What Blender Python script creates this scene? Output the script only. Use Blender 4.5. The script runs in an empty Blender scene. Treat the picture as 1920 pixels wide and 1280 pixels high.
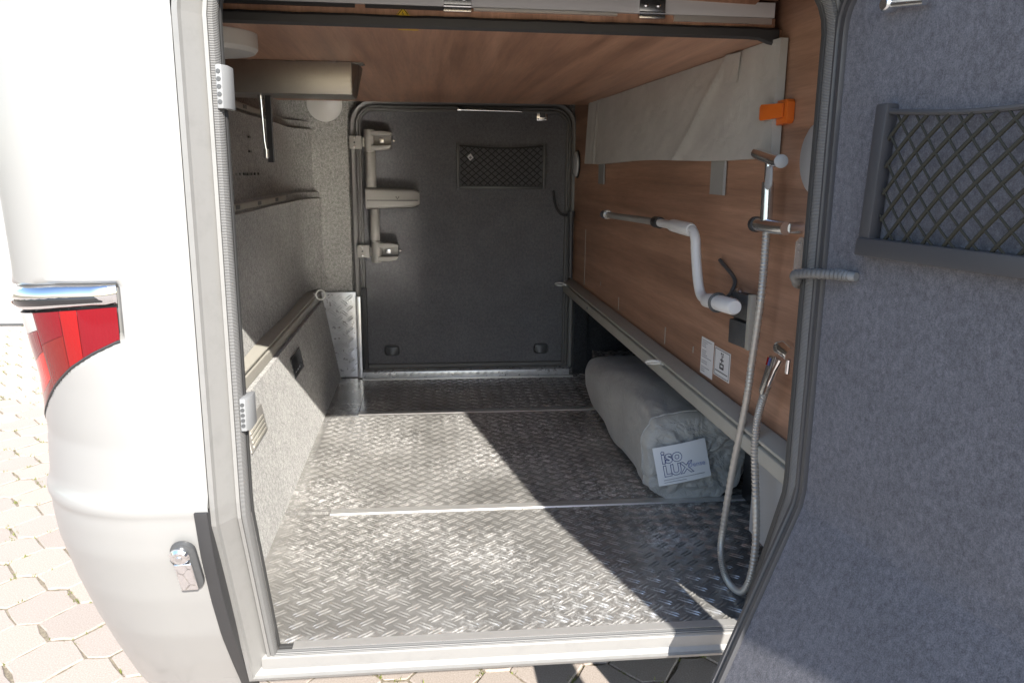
import bpy, bmesh, math, random
from mathutils import Vector, Matrix, noise as mnoise
random.seed(7)
sc = bpy.context.scene
C = sc.collection
R = math.radians
# ------------------------------------------------------------ camera, world, sun, exposure
CAM = Vector((0.3146, -1.526, 0.9502)); YAW, PITCH, ROLL = 0.1054, 0.2115, 0.0079
cam_d = bpy.data.cameras.new('camera'); cam = bpy.data.objects.new('camera', cam_d); C.objects.link(cam)
fw = Vector((math.sin(YAW)*math.cos(PITCH), math.cos(YAW)*math.cos(PITCH), -math.sin(PITCH)))
rt = Vector((math.cos(YAW), -math.sin(YAW), 0)); up = rt.cross(fw)
r2 = rt*math.cos(ROLL)+up*math.sin(ROLL); u2 = up*math.cos(ROLL)-rt*math.sin(ROLL)
cam.matrix_world = Matrix(((r2.x,u2.x,-fw.x,CAM.x),(r2.y,u2.y,-fw.y,CAM.y),(r2.z,u2.z,-fw.z,CAM.z),(0,0,0,1)))
cam_d.sensor_width = 36; cam_d.lens = 1493.0/1920*36; cam_d.clip_start = .02; cam_d.clip_end = 500
sc.camera = cam
SUN = Vector((0.30, -1.0, 0.69)).normalized()
w = bpy.data.worlds.new('World'); sc.world = w; w.use_nodes = True
nt = w.node_tree; nt.nodes.clear()
sky = nt.nodes.new('ShaderNodeTexSky'); sky.sky_type = 'NISHITA'; sky.sun_disc = False
sky.sun_elevation = math.asin(SUN.z); sky.sun_rotation = math.atan2(SUN.x, SUN.y)
sky.air_density = 1.0; sky.dust_density = 0.6; sky.ozone_density = 1.6
bg = nt.nodes.new('ShaderNodeBackground'); bg.inputs[1].default_value = 0.108
wo = nt.nodes.new('ShaderNodeOutputWorld'); nt.links.new(sky.outputs[0], bg.inputs[0]); nt.links.new(bg.outputs[0], wo.inputs[0])
sd = bpy.data.lights.new('sun', 'SUN'); sd.energy = 4.2; sd.angle = R(0.53); sd.color = (1.0, .95, .87)
so = bpy.data.objects.new('sun', sd); C.objects.link(so); so.rotation_euler = SUN.to_track_quat('Z', 'Y').to_euler()
so.location = (2, -6, 5)
sc.view_settings.view_transform = 'Standard'; sc.view_settings.look = 'None'
sc.view_settings.exposure = 1.6; sc.view_settings.gamma = 1.0
try: sc.view_settings.use_curve_mapping = False
except Exception: pass
sc.cycles.use_denoising = True
sc.cycles.max_bounces = 10; sc.cycles.diffuse_bounces = 6; sc.cycles.glossy_bounces = 5
sc.cycles.sample_clamp_indirect = 8.0; sc.cycles.blur_glossy = 0.15

# ------------------------------------------------------------ materials
def newmat(name, rgb=(.5,.5,.5), rough=.5, metal=0, spec=.5, coat=0, sheen=0):
    m = bpy.data.materials.new(name); m.use_nodes = True
    b = m.node_tree.nodes['Principled BSDF']
    b.inputs['Base Color'].default_value = (*rgb, 1); b.inputs['Roughness'].default_value = rough
    b.inputs['Metallic'].default_value = metal; b.inputs['Specular IOR Level'].default_value = spec
    b.inputs['Coat Weight'].default_value = coat; b.inputs['Coat Roughness'].default_value = .05
    b.inputs['Sheen Weight'].default_value = sheen
    return m
def nodes(m): return m.node_tree.nodes, m.node_tree.links, m.node_tree.nodes['Principled BSDF']
def coords(m, scale=(1,1,1), rot=(0,0,0), kind='Object'):
    N, L, b = nodes(m)
    t = N.new('ShaderNodeTexCoord'); mp = N.new('ShaderNodeMapping')
    mp.inputs['Scale'].default_value = scale; mp.inputs['Rotation'].default_value = rot
    L.new(t.outputs[kind], mp.inputs[0]); return mp.outputs[0]
def noise(m, vec, scale, detail=4, rough=.6, dist=0):
    N, L, b = nodes(m); n = N.new('ShaderNodeTexNoise')
    n.inputs['Scale'].default_value = scale; n.inputs['Detail'].default_value = detail
    n.inputs['Roughness'].default_value = rough; n.inputs['Distortion'].default_value = dist
    L.new(vec, n.inputs['Vector']); return n.outputs['Fac']
def ramp(m, fac, stops):
    N, L, b = nodes(m); r = N.new('ShaderNodeValToRGB')
    while len(r.color_ramp.elements) < len(stops): r.color_ramp.elements.new(.5)
    for e, (p, c) in zip(r.color_ramp.elements, stops):
        e.position = p; e.color = (*c, 1) if len(c) == 3 else c
    L.new(fac, r.inputs[0]); return r.outputs[0]
def mix(m, a, b_, fac, mode='MIX'):
    N, L, b = nodes(m); x = N.new('ShaderNodeMix'); x.data_type = 'RGBA'; x.blend_type = mode
    for s, v in ((0, fac), (6, a), (7, b_)):
        if hasattr(v, 'is_linked') or hasattr(v, 'links'): L.new(v, x.inputs[s])
        elif isinstance(v, tuple): x.inputs[s].default_value = (*v, 1)
        else: x.inputs[s].default_value = v
    return x.outputs[2]
def bump(m, h, strength=.3, dist=.002):
    N, L, b = nodes(m); bp = N.new('ShaderNodeBump')
    bp.inputs['Strength'].default_value = strength; bp.inputs['Distance'].default_value = dist
    L.new(h, bp.inputs['Height']); L.new(bp.outputs[0], b.inputs['Normal'])
def setc(m, col): N, L, b = nodes(m); L.new(col, b.inputs['Base Color'])
def setr(m, fac, lo, hi):
    N, L, b = nodes(m); r = N.new('ShaderNodeMapRange'); r.inputs[3].default_value = lo; r.inputs[4].default_value = hi
    L.new(fac, r.inputs[0]); L.new(r.outputs[0], b.inputs['Roughness'])

def carpet(name, dark, light, fine=420, mot=.2, strength=.7):
    m = newmat(name, rough=.95, spec=.15, sheen=.15)
    v = coords(m)
    f = noise(m, v, fine, 3, .7); c = ramp(m, f, [(.36, dark), (.64, light)])
    g = noise(m, coords(m, (1,1,.75)), 105, 3, .75); lo, hi = 1-mot*1.6, 1+mot*1.6; g2 = ramp(m, g, [(.3, (lo,lo,lo)), (.7, (hi,hi,hi))])
    c = mix(m, c, g2, 1.0, 'MULTIPLY')
    g3 = noise(m, v, 9, 5, .65); g4 = ramp(m, g3, [(.3, (.9,.9,.9)), (.7, (1.08,1.08,1.08))])
    c = mix(m, c, g4, 1.0, 'MULTIPLY')
    setc(m, c); bump(m, f, strength, .003); return m
M = {}
M['carpet'] = carpet('wall_carpet', (.15,.15,.147), (.44,.43,.41), 380, .26)
M['carpet_far'] = carpet('door_carpet_dark', (.095,.096,.104), (.20,.20,.208), 500, .13)
M['carpet_door'] = carpet('door_carpet_blue_grey', (.103,.103,.118), (.178,.177,.199), 450, .17)
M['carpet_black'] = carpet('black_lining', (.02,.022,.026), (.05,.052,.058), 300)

def wood(name, scale, rot=(0,0,0), g=1.0):
    m = newmat(name, rough=.42, spec=.4)
    v = coords(m, scale, rot)
    n1 = noise(m, v, 2.0, 6, .55, .45); n2 = noise(m, v, 8, 6, .7, .25); n3 = noise(m, coords(m), 1.7, 2, .5)
    c = ramp(m, n1, [(.28, (.165,.090,.058)), (.5, (.26,.146,.096)), (.72, (.33,.195,.132))])
    d = ramp(m, n2, [(.32, (.80,.79,.78)), (.60, (1.05,1.05,1.05))])
    n4 = noise(m, v, 34, 3, .6, .1); d = mix(m, d, ramp(m, n4, [(.36, (.89,.885,.88)), (.56, (1.02,1.02,1.02))]), 1.0, 'MULTIPLY')
    c = mix(m, c, d, 1.0, 'MULTIPLY')
    c = mix(m, c, ramp(m, n3, [(.3,(.9*g,.9*g,.9*g)),(.7,(1.08*g,1.08*g,1.08*g))]), 1.0, 'MULTIPLY')
    setc(m, c); setr(m, n2, .34, .5); bump(m, n2, .05, .001); return m
M['wood_wall'] = wood('walnut_laminate_wall', (1, .35, 7.5), g=1.42)
M['wood_ceiling'] = wood('walnut_laminate_ceiling', (7.5, .32, 1), g=1.7)

m = newmat('checker_plate', rough=.2, metal=.6, spec=.5); M['plate'] = m
v = coords(m); a_ = noise(m, v, 5, 5, .6); b_ = noise(m, v, 60, 6, .75, .6)
c = ramp(m, a_, [(.3, (.27,.262,.248)), (.7, (.50,.488,.466))])
wear = ramp(m, b_, [(.48, (0,0,0)), (.60, (1,1,1))])
patch = ramp(m, noise(m, v, 2.3, 3, .6), [(.42, (.08,.08,.08)), (.60, (1,1,1))])
N, L, b = nodes(m)
mm = N.new('ShaderNodeMath'); mm.operation = 'MULTIPLY'; L.new(wear, mm.inputs[0]); L.new(patch, mm.inputs[1])
c = mix(m, c, (.9,.89,.87), mm.outputs[0]); setc(m, c); setr(m, b_, .13, .30); bump(m, b_, .06, .0006)
m = newmat('bright_checker_plate', (.62,.63,.65), .3, .55); M['bright_plate'] = m
v = coords(m); setr(m, noise(m, v, 40, 4), .18, .42); setc(m, ramp(m, noise(m, v, 18, 5), [(.3,(.5,.51,.53)),(.7,(.72,.73,.75))]))

m = newmat('white_body_paint', (.28,.278,.274), .34, .1, .5, .45); M['paint'] = m
v = coords(m); setr(m, noise(m, v, 6, 3), .26, .36); bump(m, noise(m, v, 900, 2), .03, .0004)
def alu(name, rgb, rough, metal=.75, stretch=(40,1,1)):
    m = newmat(name, rgb, rough, metal); v = coords(m, stretch)
    n = noise(m, v, 14, 4, .6); setr(m, n, rough*.75, rough*1.3)
    n2 = noise(m, coords(m), 25, 6, .7)
    setc(m, mix(m, rgb, tuple(x*.8 for x in rgb), ramp(m, n2, [(.5,(0,0,0)),(.8,(.6,.6,.6))])))
    return m
M['frame'] = alu('light_grey_aluminium', (.235,.232,.226), .42, .2)
M['sill'] = alu('painted_sill', (.27,.265,.258), .42, .25, (1,30,30))
M['alu'] = alu('bare_aluminium', (.72,.72,.72), .30, .9, (1,30,30))
M['alu_floor'] = alu('scuffed_aluminium', (.70,.69,.67), .36, .7, (1,30,30))
M['rail'] = alu('warm_grey_anodised', (.36,.345,.305), .5, .05, (30,1,30))
M['steel'] = alu('brushed_stainless', (.33,.315,.295), .38, 1.0, (1,1,40))
M['galv'] = newmat('galvanised_beam', (.22,.22,.21), .5, .7); m = M['galv']
setc(m, ramp(m, noise(m, coords(m), 70, 6, .8), [(.4,(.09,.09,.085)),(.62,(.2,.2,.19)),(.72,(.6,.6,.58))]))
M['chrome'] = newmat('chrome', (.85,.86,.88), .06, 1.0)
M['satin_chrome'] = newmat('satin_chrome', (.72,.73,.75), .24, 1.0)
M['hose'] = newmat('ribbed_steel_hose', (.44,.415,.38), .4, .5)
M['bar_reflection'] = newmat('dark_bar_reflection', (.02,.02,.022), .08, 0, .5, .3)  # dark colour for the reflection painted on the chrome bar
M['zinc'] = newmat('bright_zinc', (.78,.78,.76), .35, .3)
M['rubber'] = newmat('black_rubber', (.03,.03,.032), .55)
M['rim'] = newmat('grey_door_rim', (.06,.06,.065), .38, 0, .5); m = M['rim']
setr(m, noise(m, coords(m), 12, 3), .3, .48)
M['rim_far'] = newmat('grey_far_door_rim', (.13,.128,.125), .42)
m = newmat('ribbed_seal', (.36,.35,.34), .6); M['seal'] = m
N, L, b = nodes(m); wv = N.new('ShaderNodeTexWave'); wv.bands_direction = 'Z'; wv.inputs['Scale'].default_value = 130
L.new(coords(m), wv.inputs['Vector']); bump(m, wv.outputs['Fac'], .8, .002)
setc(m, ramp(m, wv.outputs['Fac'], [(.2,(.12,.12,.12)),(.7,(.25,.247,.243))]))
M['seal_dark'] = newmat('dark_seal', (.05,.05,.05), .6)
M['white_plastic'] = newmat('white_plastic', (.66,.66,.66), .38); m = M['white_plastic']
setr(m, noise(m, coords(m), 15, 3), .3, .45)
M['grey_white'] = newmat('off_white_plastic', (.50,.49,.47), .4)
M['grey_plastic'] = newmat('warm_grey_plastic', (.27,.26,.245), .42); m = M['grey_plastic']
bump(m, noise(m, coords(m), 500, 2), .08, .0005); setr(m, noise(m, coords(m), 9, 3), .36, .5)
M['light_grey'] = newmat('light_grey_plastic', (.36,.365,.375), .42)
M['block_grey'] = newmat('grey_block_plastic', (.22,.225,.23), .45)
M['dark_grey'] = newmat('dark_grey_plastic', (.06,.062,.065), .4)
M['black'] = newmat('black_plastic', (.018,.018,.02), .35)
M['cord'] = newmat('elastic_cord_dark', (.035,.035,.035), .8)
M['cord_olive'] = newmat('elastic_cord_olive', (.03,.029,.021), .85)
M['orange'] = newmat('orange_plastic', (.62,.13,.015), .35)
M['yellow'] = newmat('yellow_sticker', (.72,.48,.02), .5)
M['paper'] = newmat('white_paper', (.70,.70,.71), .6)
M['ink'] = newmat('black_print', (.03,.03,.035), .6)
M['ink_grey'] = newmat('grey_print', (.25,.25,.28), .7)
M['ink_blue'] = newmat('blue_print', (.07,.09,.25), .6)
M['ink_blue_pale'] = newmat('pale_blue_print', (.30,.34,.55), .6)
def fabric(name, rgb, rough, bumps):
    m = newmat(name, rgb, rough, 0, .45, 0, .2); v = coords(m)
    h = noise(m, v, 17, 6, .55, 1.3); h2 = noise(m, v, 650, 2)
    setc(m, ramp(m, noise(m, v, 6, 4), [(.3, tuple(x*.88 for x in rgb)), (.7, tuple(x*1.08 for x in rgb))]))
    N, L, b = nodes(m); ad = N.new('ShaderNodeMath'); ad.operation = 'MULTIPLY_ADD'
    L.new(h2, ad.inputs[0]); ad.inputs[1].default_value = .03; L.new(h, ad.inputs[2])
    bump(m, ad.outputs[0], bumps, .02); return m
M['tarp'] = fabric('grey_beige_tarpaulin', (.41,.40,.375), .32, .14)
M['bag'] = fabric('silver_grey_nylon', (.40,.388,.36), .4, .32)
M['bag_end'] = fabric('shiny_silver_nylon', (.40,.39,.37), .34, .8)
M['velcro'] = newmat('grey_velcro', (.27,.265,.25), .8)
def lens(name, rgb, rough=.08):
    m = newmat(name, rgb, rough, 0, .35, .35); N, L, b = nodes(m)
    wv = N.new('ShaderNodeTexWave'); wv.bands_direction = 'X'; wv.inputs['Scale'].default_value = 60
    L.new(coords(m), wv.inputs['Vector']); bump(m, wv.outputs['Fac'], .12, .001); return m
M['lens_dark'] = lens('deep_red_lens', (.15,.003,.008)); M['lens_red'] = lens('red_lens', (.23,.005,.006))
M['lens_bright'] = lens('bright_red_lens', (.45,.008,.004)); M['lens_clear'] = lens('clear_lens', (.5,.47,.45))
M['lens_smoke'] = lens('smoked_red_lens', (.15,.008,.007))
m = newmat('paving_concrete', rough=.9, spec=.2); M['paver'] = m
N, L, b = nodes(m); oi = N.new('ShaderNodeObjectInfo')
v = coords(m, kind='Object'); f = noise(m, v, 220, 4, .75)
c = ramp(m, f, [(.3,(.27,.236,.212)),(.7,(.44,.395,.362))])
tint = ramp(m, oi.outputs['Random'], [(0,(.95,.92,.90)),(.5,(1.03,1.0,.98)),(1,(1.10,1.05,1.0))])
c = mix(m, c, tint, 1.0, 'MULTIPLY'); setc(m, c); bump(m, f, .5, .003)
m = newmat('joint_sand', rough=1, spec=.1); M['sand'] = m
v = coords(m); f = noise(m, v, 90, 5, .7)
setc(m, ramp(m, f, [(.35,(.14,.12,.09)),(.65,(.30,.26,.20))])); bump(m, f, .6, .004)
M['grass'] = newmat('joint_grass', (.14,.16,.035), .8)
m = newmat('white_render', (.78,.78,.78), .8); M['render'] = m
bump(m, noise(m, coords(m), 60, 5), .2, .003)
M['backing'] = newmat('grey_lining', (.12,.12,.12), .8)
M['clear'] = newmat('clear_plastic', (.55,.5,.45), .2); nodes(M['clear'])[2].inputs['Alpha'].default_value = .35
M['pale_blue'] = newmat('pale_plastic', (.55,.6,.7), .3)

# ------------------------------------------------------------ mesh helpers
class MB:
    def __init__(s): s.v = []; s.f = []
    def add(s, verts, faces):
        o = len(s.v); s.v += [Vector(p) for p in verts]; s.f += [tuple(i+o for i in f) for f in faces]; return s
    def box(s, c, size, rot=None):
        c = Vector(c); hx, hy, hz = (q/2 for q in size)
        vs = [Vector((x,y,z)) for x in (-hx,hx) for y in (-hy,hy) for z in (-hz,hz)]
        if rot is not None: vs = [rot @ p for p in vs]
        return s.add([p+c for p in vs], [(0,1,3,2),(4,6,7,5),(0,4,5,1),(2,3,7,6),(0,2,6,4),(1,5,7,3)])
    def bx(s, x0, x1, y0, y1, z0, z1): return s.box(((x0+x1)/2,(y0+y1)/2,(z0+z1)/2), (x1-x0,y1-y0,z1-z0))
    def quad(s, a, b, c, d): return s.add([a,b,c,d], [(0,1,2,3)])
    def tube(s, pts, r, n=10, caps=True):
        pts = [Vector(p) for p in pts]; k = len(pts); rr = r if isinstance(r, (list, tuple)) else [r]*k
        T = [(pts[min(i+1,k-1)]-pts[max(i-1,0)]).normalized() for i in range(k)]
        ref = Vector((0,0,1)) if abs(T[0].z) < .9 else Vector((1,0,0))
        nx = T[0].cross(ref).normalized(); vs = []
        for i in range(k):
            nx = (nx - T[i]*nx.dot(T[i])).normalized(); ny = T[i].cross(nx)
            for j in range(n):
                a = 2*math.pi*j/n; vs.append(pts[i]+(nx*math.cos(a)+ny*math.sin(a))*rr[i])
        fs = [(i*n+j, i*n+(j+1)%n, (i+1)*n+(j+1)%n, (i+1)*n+j) for i in range(k-1) for j in range(n)]
        if caps: fs += [tuple(reversed(range(n))), tuple((k-1)*n+j for j in range(n))]
        return s.add(vs, fs)
    def lathe(s, c, axis, prof, n=24):
        """prof: (radius, height along axis)"""
        c = Vector(c); ax = Vector(axis).normalized()
        ref = Vector((0,0,1)) if abs(ax.z) < .9 else Vector((1,0,0))
        e1 = ax.cross(ref).normalized(); e2 = ax.cross(e1); vs = []
        for (r, h) in prof:
            for j in range(n):
                a = 2*math.pi*j/n; vs.append(c+ax*h+(e1*math.cos(a)+e2*math.sin(a))*r)
        k = len(prof)
        fs = [(i*n+j, i*n+(j+1)%n, (i+1)*n+(j+1)%n, (i+1)*n+j) for i in range(k-1) for j in range(n)]
        fs += [tuple(reversed(range(n))), tuple((k-1)*n+j for j in range(n))]
        return s.add(vs, fs)
    def prism(s, poly, d):
        """poly: 3D points, extruded by vector d"""
        n = len(poly); d = Vector(d); vs = [Vector(p) for p in poly]; vs += [p+d for p in vs]
        return s.add(vs, [tuple(reversed(range(n))), tuple(range(n,2*n))]+[(i,(i+1)%n,n+(i+1)%n,n+i) for i in range(n)])
    def grid(s, fn, nu, nv):
        vs = [fn(i/nu, j/nv) for i in range(nu+1) for j in range(nv+1)]
        return s.add(vs, [(i*(nv+1)+j, (i+1)*(nv+1)+j, (i+1)*(nv+1)+j+1, i*(nv+1)+j+1) for i in range(nu) for j in range(nv)])
    def sweep(s, path, prof, N, closed=True, pclosed=True):
        """planar path swept with profile (a outward = N x T, b along N)"""
        path = [Vector(p) for p in path]; N = Vector(N); k = len(path); vs = []; n = len(prof)
        for i in range(k):
            if closed: t1 = (path[i]-path[i-1]).normalized(); t2 = (path[(i+1)%k]-path[i]).normalized()
            else:
                t1 = (path[i]-path[max(i-1,0)]); t2 = (path[min(i+1,k-1)]-path[i])
                t1 = t2.normalized() if t1.length < 1e-9 else t1.normalized(); t2 = t1 if t2.length < 1e-9 else t2.normalized()
            B1 = N.cross(t1); B2 = N.cross(t2); B = (B1+B2); B.normalize(); sc_ = 1/max(.4, B.dot(B1))
            for a, b in prof: vs.append(path[i]+B*(a*sc_)+N*b)
        kk = k if closed else k-1; nn = n if pclosed else n-1
        fs = [(i*n+j, ((i+1)%k)*n+j, ((i+1)%k)*n+(j+1)%n, i*n+(j+1)%n) for i in range(kk) for j in range(nn)]
        if not closed and pclosed: fs += [tuple(reversed(range(n))), tuple((k-1)*n+j for j in range(n))]
        return s.add(vs, fs)
    def map(s, fn): s.v = [Vector(fn(p)) for p in s.v]; return s
    def build(s, name, mat, parent=None, smooth=False, bevel=0, seg=2, sub=0, recalc=True):
        me = bpy.data.meshes.new(name); me.from_pydata([tuple(p) for p in s.v], [], s.f)
        bm = bmesh.new(); bm.from_mesh(me)
        if recalc: bmesh.ops.recalc_face_normals(bm, faces=bm.faces)
        if bevel:
            ed = [e for e in bm.edges if len(e.link_faces) == 2 and e.calc_face_angle(0) > .5]
            bmesh.ops.bevel(bm, geom=ed, offset=bevel, segments=seg, profile=.6, affect='EDGES')
        bm.to_mesh(me); bm.free()
        me.materials.append(M[mat] if isinstance(mat, str) else mat)
        if smooth or bevel:
            for p in me.polygons: p.use_smooth = True
            try: me.set_sharp_from_angle(angle=R(38))
            except Exception: pass
        o = bpy.data.objects.new(name, me); C.objects.link(o)
        if parent is not None: o.parent = parent
        if sub: md = o.modifiers.new('sub', 'SUBSURF'); md.levels = sub; md.render_levels = sub
        return o
def empty(name, loc=(0,0,0)):
    o = bpy.data.objects.new(name, None); C.objects.link(o); o.location = loc; o.empty_display_size = .05
    return o
def root(name, label, cat, group=None, loc=(0,0,0)):
    o = empty(name); tag(o, label, cat, group); return o
def tag(o, label=None, cat=None, group=None, kind=None):
    if label: o['label'] = label
    if cat: o['category'] = cat
    if group: o['group'] = group
    if kind: o['kind'] = kind
    return o
def curve_pts(pts, per=8):
    """Catmull-Rom through points"""
    P = [Vector(p) for p in pts]; P = [P[0]*2-P[1]]+P+[P[-1]*2-P[-2]]; out = []
    for i in range(1, len(P)-2):
        for k in range(per):
            t = k/per; a, b, c, d = P[i-1], P[i], P[i+1], P[i+2]
            out.append(.5*((2*b)+(c-a)*t+(2*a-5*b+4*c-d)*t*t+(3*b-a-3*c+d)*t**3))
    out.append(P[-2]); return out
def rrect(x0, x1, z0, z1, r, rb=None, n=7):
    """rounded rectangle in (x, z): counter-clockwise from lower left"""
    rb = r if rb is None else rb; out = []
    for cx, cz, a0, q in ((x0+rb, z0+rb, 180, rb), (x1-rb, z0+rb, 270, rb), (x1-r, z1-r, 0, r), (x0+r, z1-r, 90, r)):
        if q < .002: out.append((cx, cz)); continue
        for k in range(n+1):
            a = R(a0+90*k/n); out.append((cx+q*math.cos(a), cz+q*math.sin(a)))
    return out
def densify(path, step):
    out = []; k = len(path)
    for i in range(k):
        a = Vector(path[i]); b = Vector(path[(i+1)%k]); n = max(1, int((b-a).length/step))
        out += [a+(b-a)*j/n for j in range(n)]
    return out
def text(name, body, mat, parent, size, origin, ex, ez, thick=.0003, outline=0, flat=True):
    cu = bpy.data.curves.new(name, 'FONT'); cu.body = body; cu.size = size; cu.resolution_u = 3
    if outline: cu.offset = size*.035; cu.fill_mode = 'NONE'; cu.bevel_depth = outline; cu.bevel_resolution = 0
    else: cu.extrude = thick
    to = bpy.data.objects.new('tmp', cu); C.objects.link(to)
    dg = bpy.context.evaluated_depsgraph_get(); me = bpy.data.meshes.new_from_object(to.evaluated_get(dg))
    bpy.data.objects.remove(to)
    ex = Vector(ex); ez = Vector(ez); nn = ex.cross(ez); O = Vector(origin)
    for vtx in me.vertices: c = vtx.co.copy(); vtx.co = O+ex*c.x+ez*c.y+nn*c.z
    me.materials.clear(); me.materials.append(M[mat]); me.name = name
    o = bpy.data.objects.new(name, me); C.objects.link(o); o.parent = parent; return o
def prof_y(z):      # outer face of the side opening: upright above .37, tucking in below
    return -.2 if z >= .37 else -.2+(.37-z)*(.155/.37)
def treads(x0, x1, y0, y1, fn, pitch=.049, ln=.040, wd=.0055, gap=.0095, h=.0021, skip=None):
    """pairs of raised lens-shaped ribs, crossing directions, as on checker plate; fn maps (x, y, height)"""
    mb = MB(); nx = int((x1-x0)/pitch*2)+1; ny = int((y1-y0)/pitch*2)+1
    for i in range(nx):
        for j in range(ny):
            if (i+j) % 2: continue
            cx = x0+i*pitch/2; cy = y0+j*pitch/2; s = 1 if i % 2 else -1
            dx, dy = math.cos(R(38)), s*math.sin(R(38)); px, py = -dy, dx
            for k in (-1, 1):
                bxx = cx+px*gap/2*k+random.uniform(-.0006,.0006); byy = cy+py*gap/2*k; l = ln/2*random.uniform(.94,1.04)
                if bxx-l < x0 or bxx+l > x1 or byy-l*.7 < y0 or byy+l*.7 > y1: continue
                if skip and skip(bxx, byy): continue
                base = [(-l,0),(-l*.55,-wd*.42),(0,-wd/2),(l*.55,-wd*.42),(l,0),(l*.55,wd*.42),(0,wd/2),(-l*.55,wd*.42)]
                vs = [fn(bxx+dx*a+px*b, byy+dy*a+py*b, 0) for a, b in base]
                vs += [fn(bxx+dx*a, byy+dy*a, h) for a in (-l*.62, 0, l*.62)]
                mb.add(vs, [(0,1,8),(0,8,7),(1,2,9,8),(2,3,10,9),(3,4,10),(4,5,10),(5,6,9,10),(6,7,8,9)])
    return mb
# ============================================================ THE SETTING
# ---- ground: joint sand with hexagonal concrete pavers
ZG = -.5
ground = MB().bx(-60, 60, -60, 60, ZG-.3, ZG-.0055).build('paved_ground', 'sand'); tag(ground, kind='structure')
LA, LB, LO = Vector((.15,-.105)), Vector((0,-.22)), Vector((-1.0,1.07))
def cell():
    poly = [Vector(p) for p in ((-.3,-.3),(.3,-.3),(.3,.3),(-.3,.3))]
    for q in (LA, -LA, LB, -LB, LA-LB, LB-LA):
        h = q.length_squared/2; out = []
        for i in range(len(poly)):
            a, b = poly[i-1], poly[i]; da, db = a.dot(q)-h, b.dot(q)-h
            if (da <= 0) != (db <= 0): out.append(a+(b-a)*(da/(da-db)))
            if db <= 0: out.append(b)
        poly = out
    return poly
CELL = cell()
def paver_geo(rnd):
    n = len(CELL); pts = []
    bend = [rnd.uniform(-.006,.003) for _ in range(n)]; jit = [Vector((rnd.uniform(-.003,.003), rnd.uniform(-.003,.003))) for _ in range(n)]
    for i in range(n):
        a, b = CELL[i]+jit[i], CELL[(i+1)%n]+jit[(i+1)%n]; d = (b-a); nn = Vector((d.y,-d.x)).normalized()
        pts += [a.lerp(b,.025), a.lerp(b,.5)+nn*bend[i], a.lerp(b,.975)]
    def ring(ins, z): return [Vector((p.x-p.x/p.length*ins, p.y-p.y/p.length*ins, z)) for p in pts]
    rs = ring(.0025,-.05)+ring(.003,-.004)+ring(.0065,0); k = len(pts)
    fs = [(j*k+i, j*k+(i+1)%k, (j+1)*k+(i+1)%k, (j+1)*k+i) for j in range(2) for i in range(k)]+[tuple(2*k+i for i in range(k))]
    return rs, fs
def proj(P):
    d = Vector(P)-CAM; z = d.dot(fw)
    if z < .05: return None
    return 960+1493*d.dot(r2)/z, 640-1493*d.dot(u2)/z, z
rnd = random.Random(3); pmeshes = []
for k in range(10):
    vs, fs = paver_geo(rnd); mb = MB().add(vs, fs); o = mb.build('paving_stone', 'paver')
    me = o.data; bpy.data.objects.remove(o); pmeshes.append(me)
field = MB(); cand = []; bm_tufts = []
for i in range(-60, 60):
    for j in range(-110, 110):
        p = LO+LA*i+LB*j
        if not (-7 < p.x < 6 and -7 < p.y < 11): continue
        q = proj((p.x, p.y, ZG)); vis = False
        if q:
            u, v_, z = q
            vis = (-90 < u < 350 and 560 < v_ < 1400 and not (u > 130 and v_ < 1000)) or (-60 < u < 1480 and 1190 < v_ < 1420)
            size = .2*1493/z
        if vis and size > 24: cand.append((size, p))
        else: field.add(*((lambda g: ([a+Vector((p.x,p.y,ZG+rnd.uniform(-.002,.002))) for a in g[0]], g[1]))((lambda me: ([v.co for v in me.vertices],[tuple(f.vertices) for f in me.polygons]))(rnd.choice(pmeshes)))))
cand.sort(key=lambda t: -t[0])
for k, (size, p) in enumerate(cand[:300]):
    o = bpy.data.objects.new('paving_stone', rnd.choice(pmeshes)); C.objects.link(o); o.parent = ground
    o.location = (p.x, p.y, ZG+rnd.uniform(-.003,.002)); o.rotation_euler = (R(rnd.uniform(-.6,.6)), R(rnd.uniform(-.6,.6)), 0)
    for c_ in range(len(CELL)):
        if rnd.random() < .45: bm_tufts.append((p+CELL[c_].lerp(CELL[(c_+1)%len(CELL)], rnd.random()*.5), rnd.randint(3,14)))
ff = field.build('outer_paving', 'paver', ground, recalc=False); tag(ff, kind='stuff')
tg = MB()
for p, n in bm_tufts:
    for _ in range(n):
        x, y = p.x+rnd.gauss(0,.008), p.y+rnd.gauss(0,.008); a = rnd.uniform(0,6.28); h = rnd.uniform(.004,.016); l = rnd.uniform(.002,.005)
        tg.add([(x-math.cos(a)*l, y-math.sin(a)*l, ZG-.008), (x+math.cos(a)*l, y+math.sin(a)*l, ZG-.012), (x+rnd.gauss(0,.005), y+rnd.gauss(0,.005), ZG-.006+h)], [(0,1,2)])
tg = tg.build('grass', 'grass', recalc=False); tag(tg, 'tiny green moss and grass growing in the paving joints', 'grass', kind='stuff')

# ---- white building far behind on the left
bw = root('building', 'plain white building wall at the far end of the paving', 'building')
MB().bx(-9, -1.2, 6.2, 9, ZG+.025, 4.5).build('wall', 'render', bw)
MB().bx(-9.02, -1.18, 6.185, 9, ZG-.01, ZG+.025).build('plinth', 'dark_grey', bw)

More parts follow.
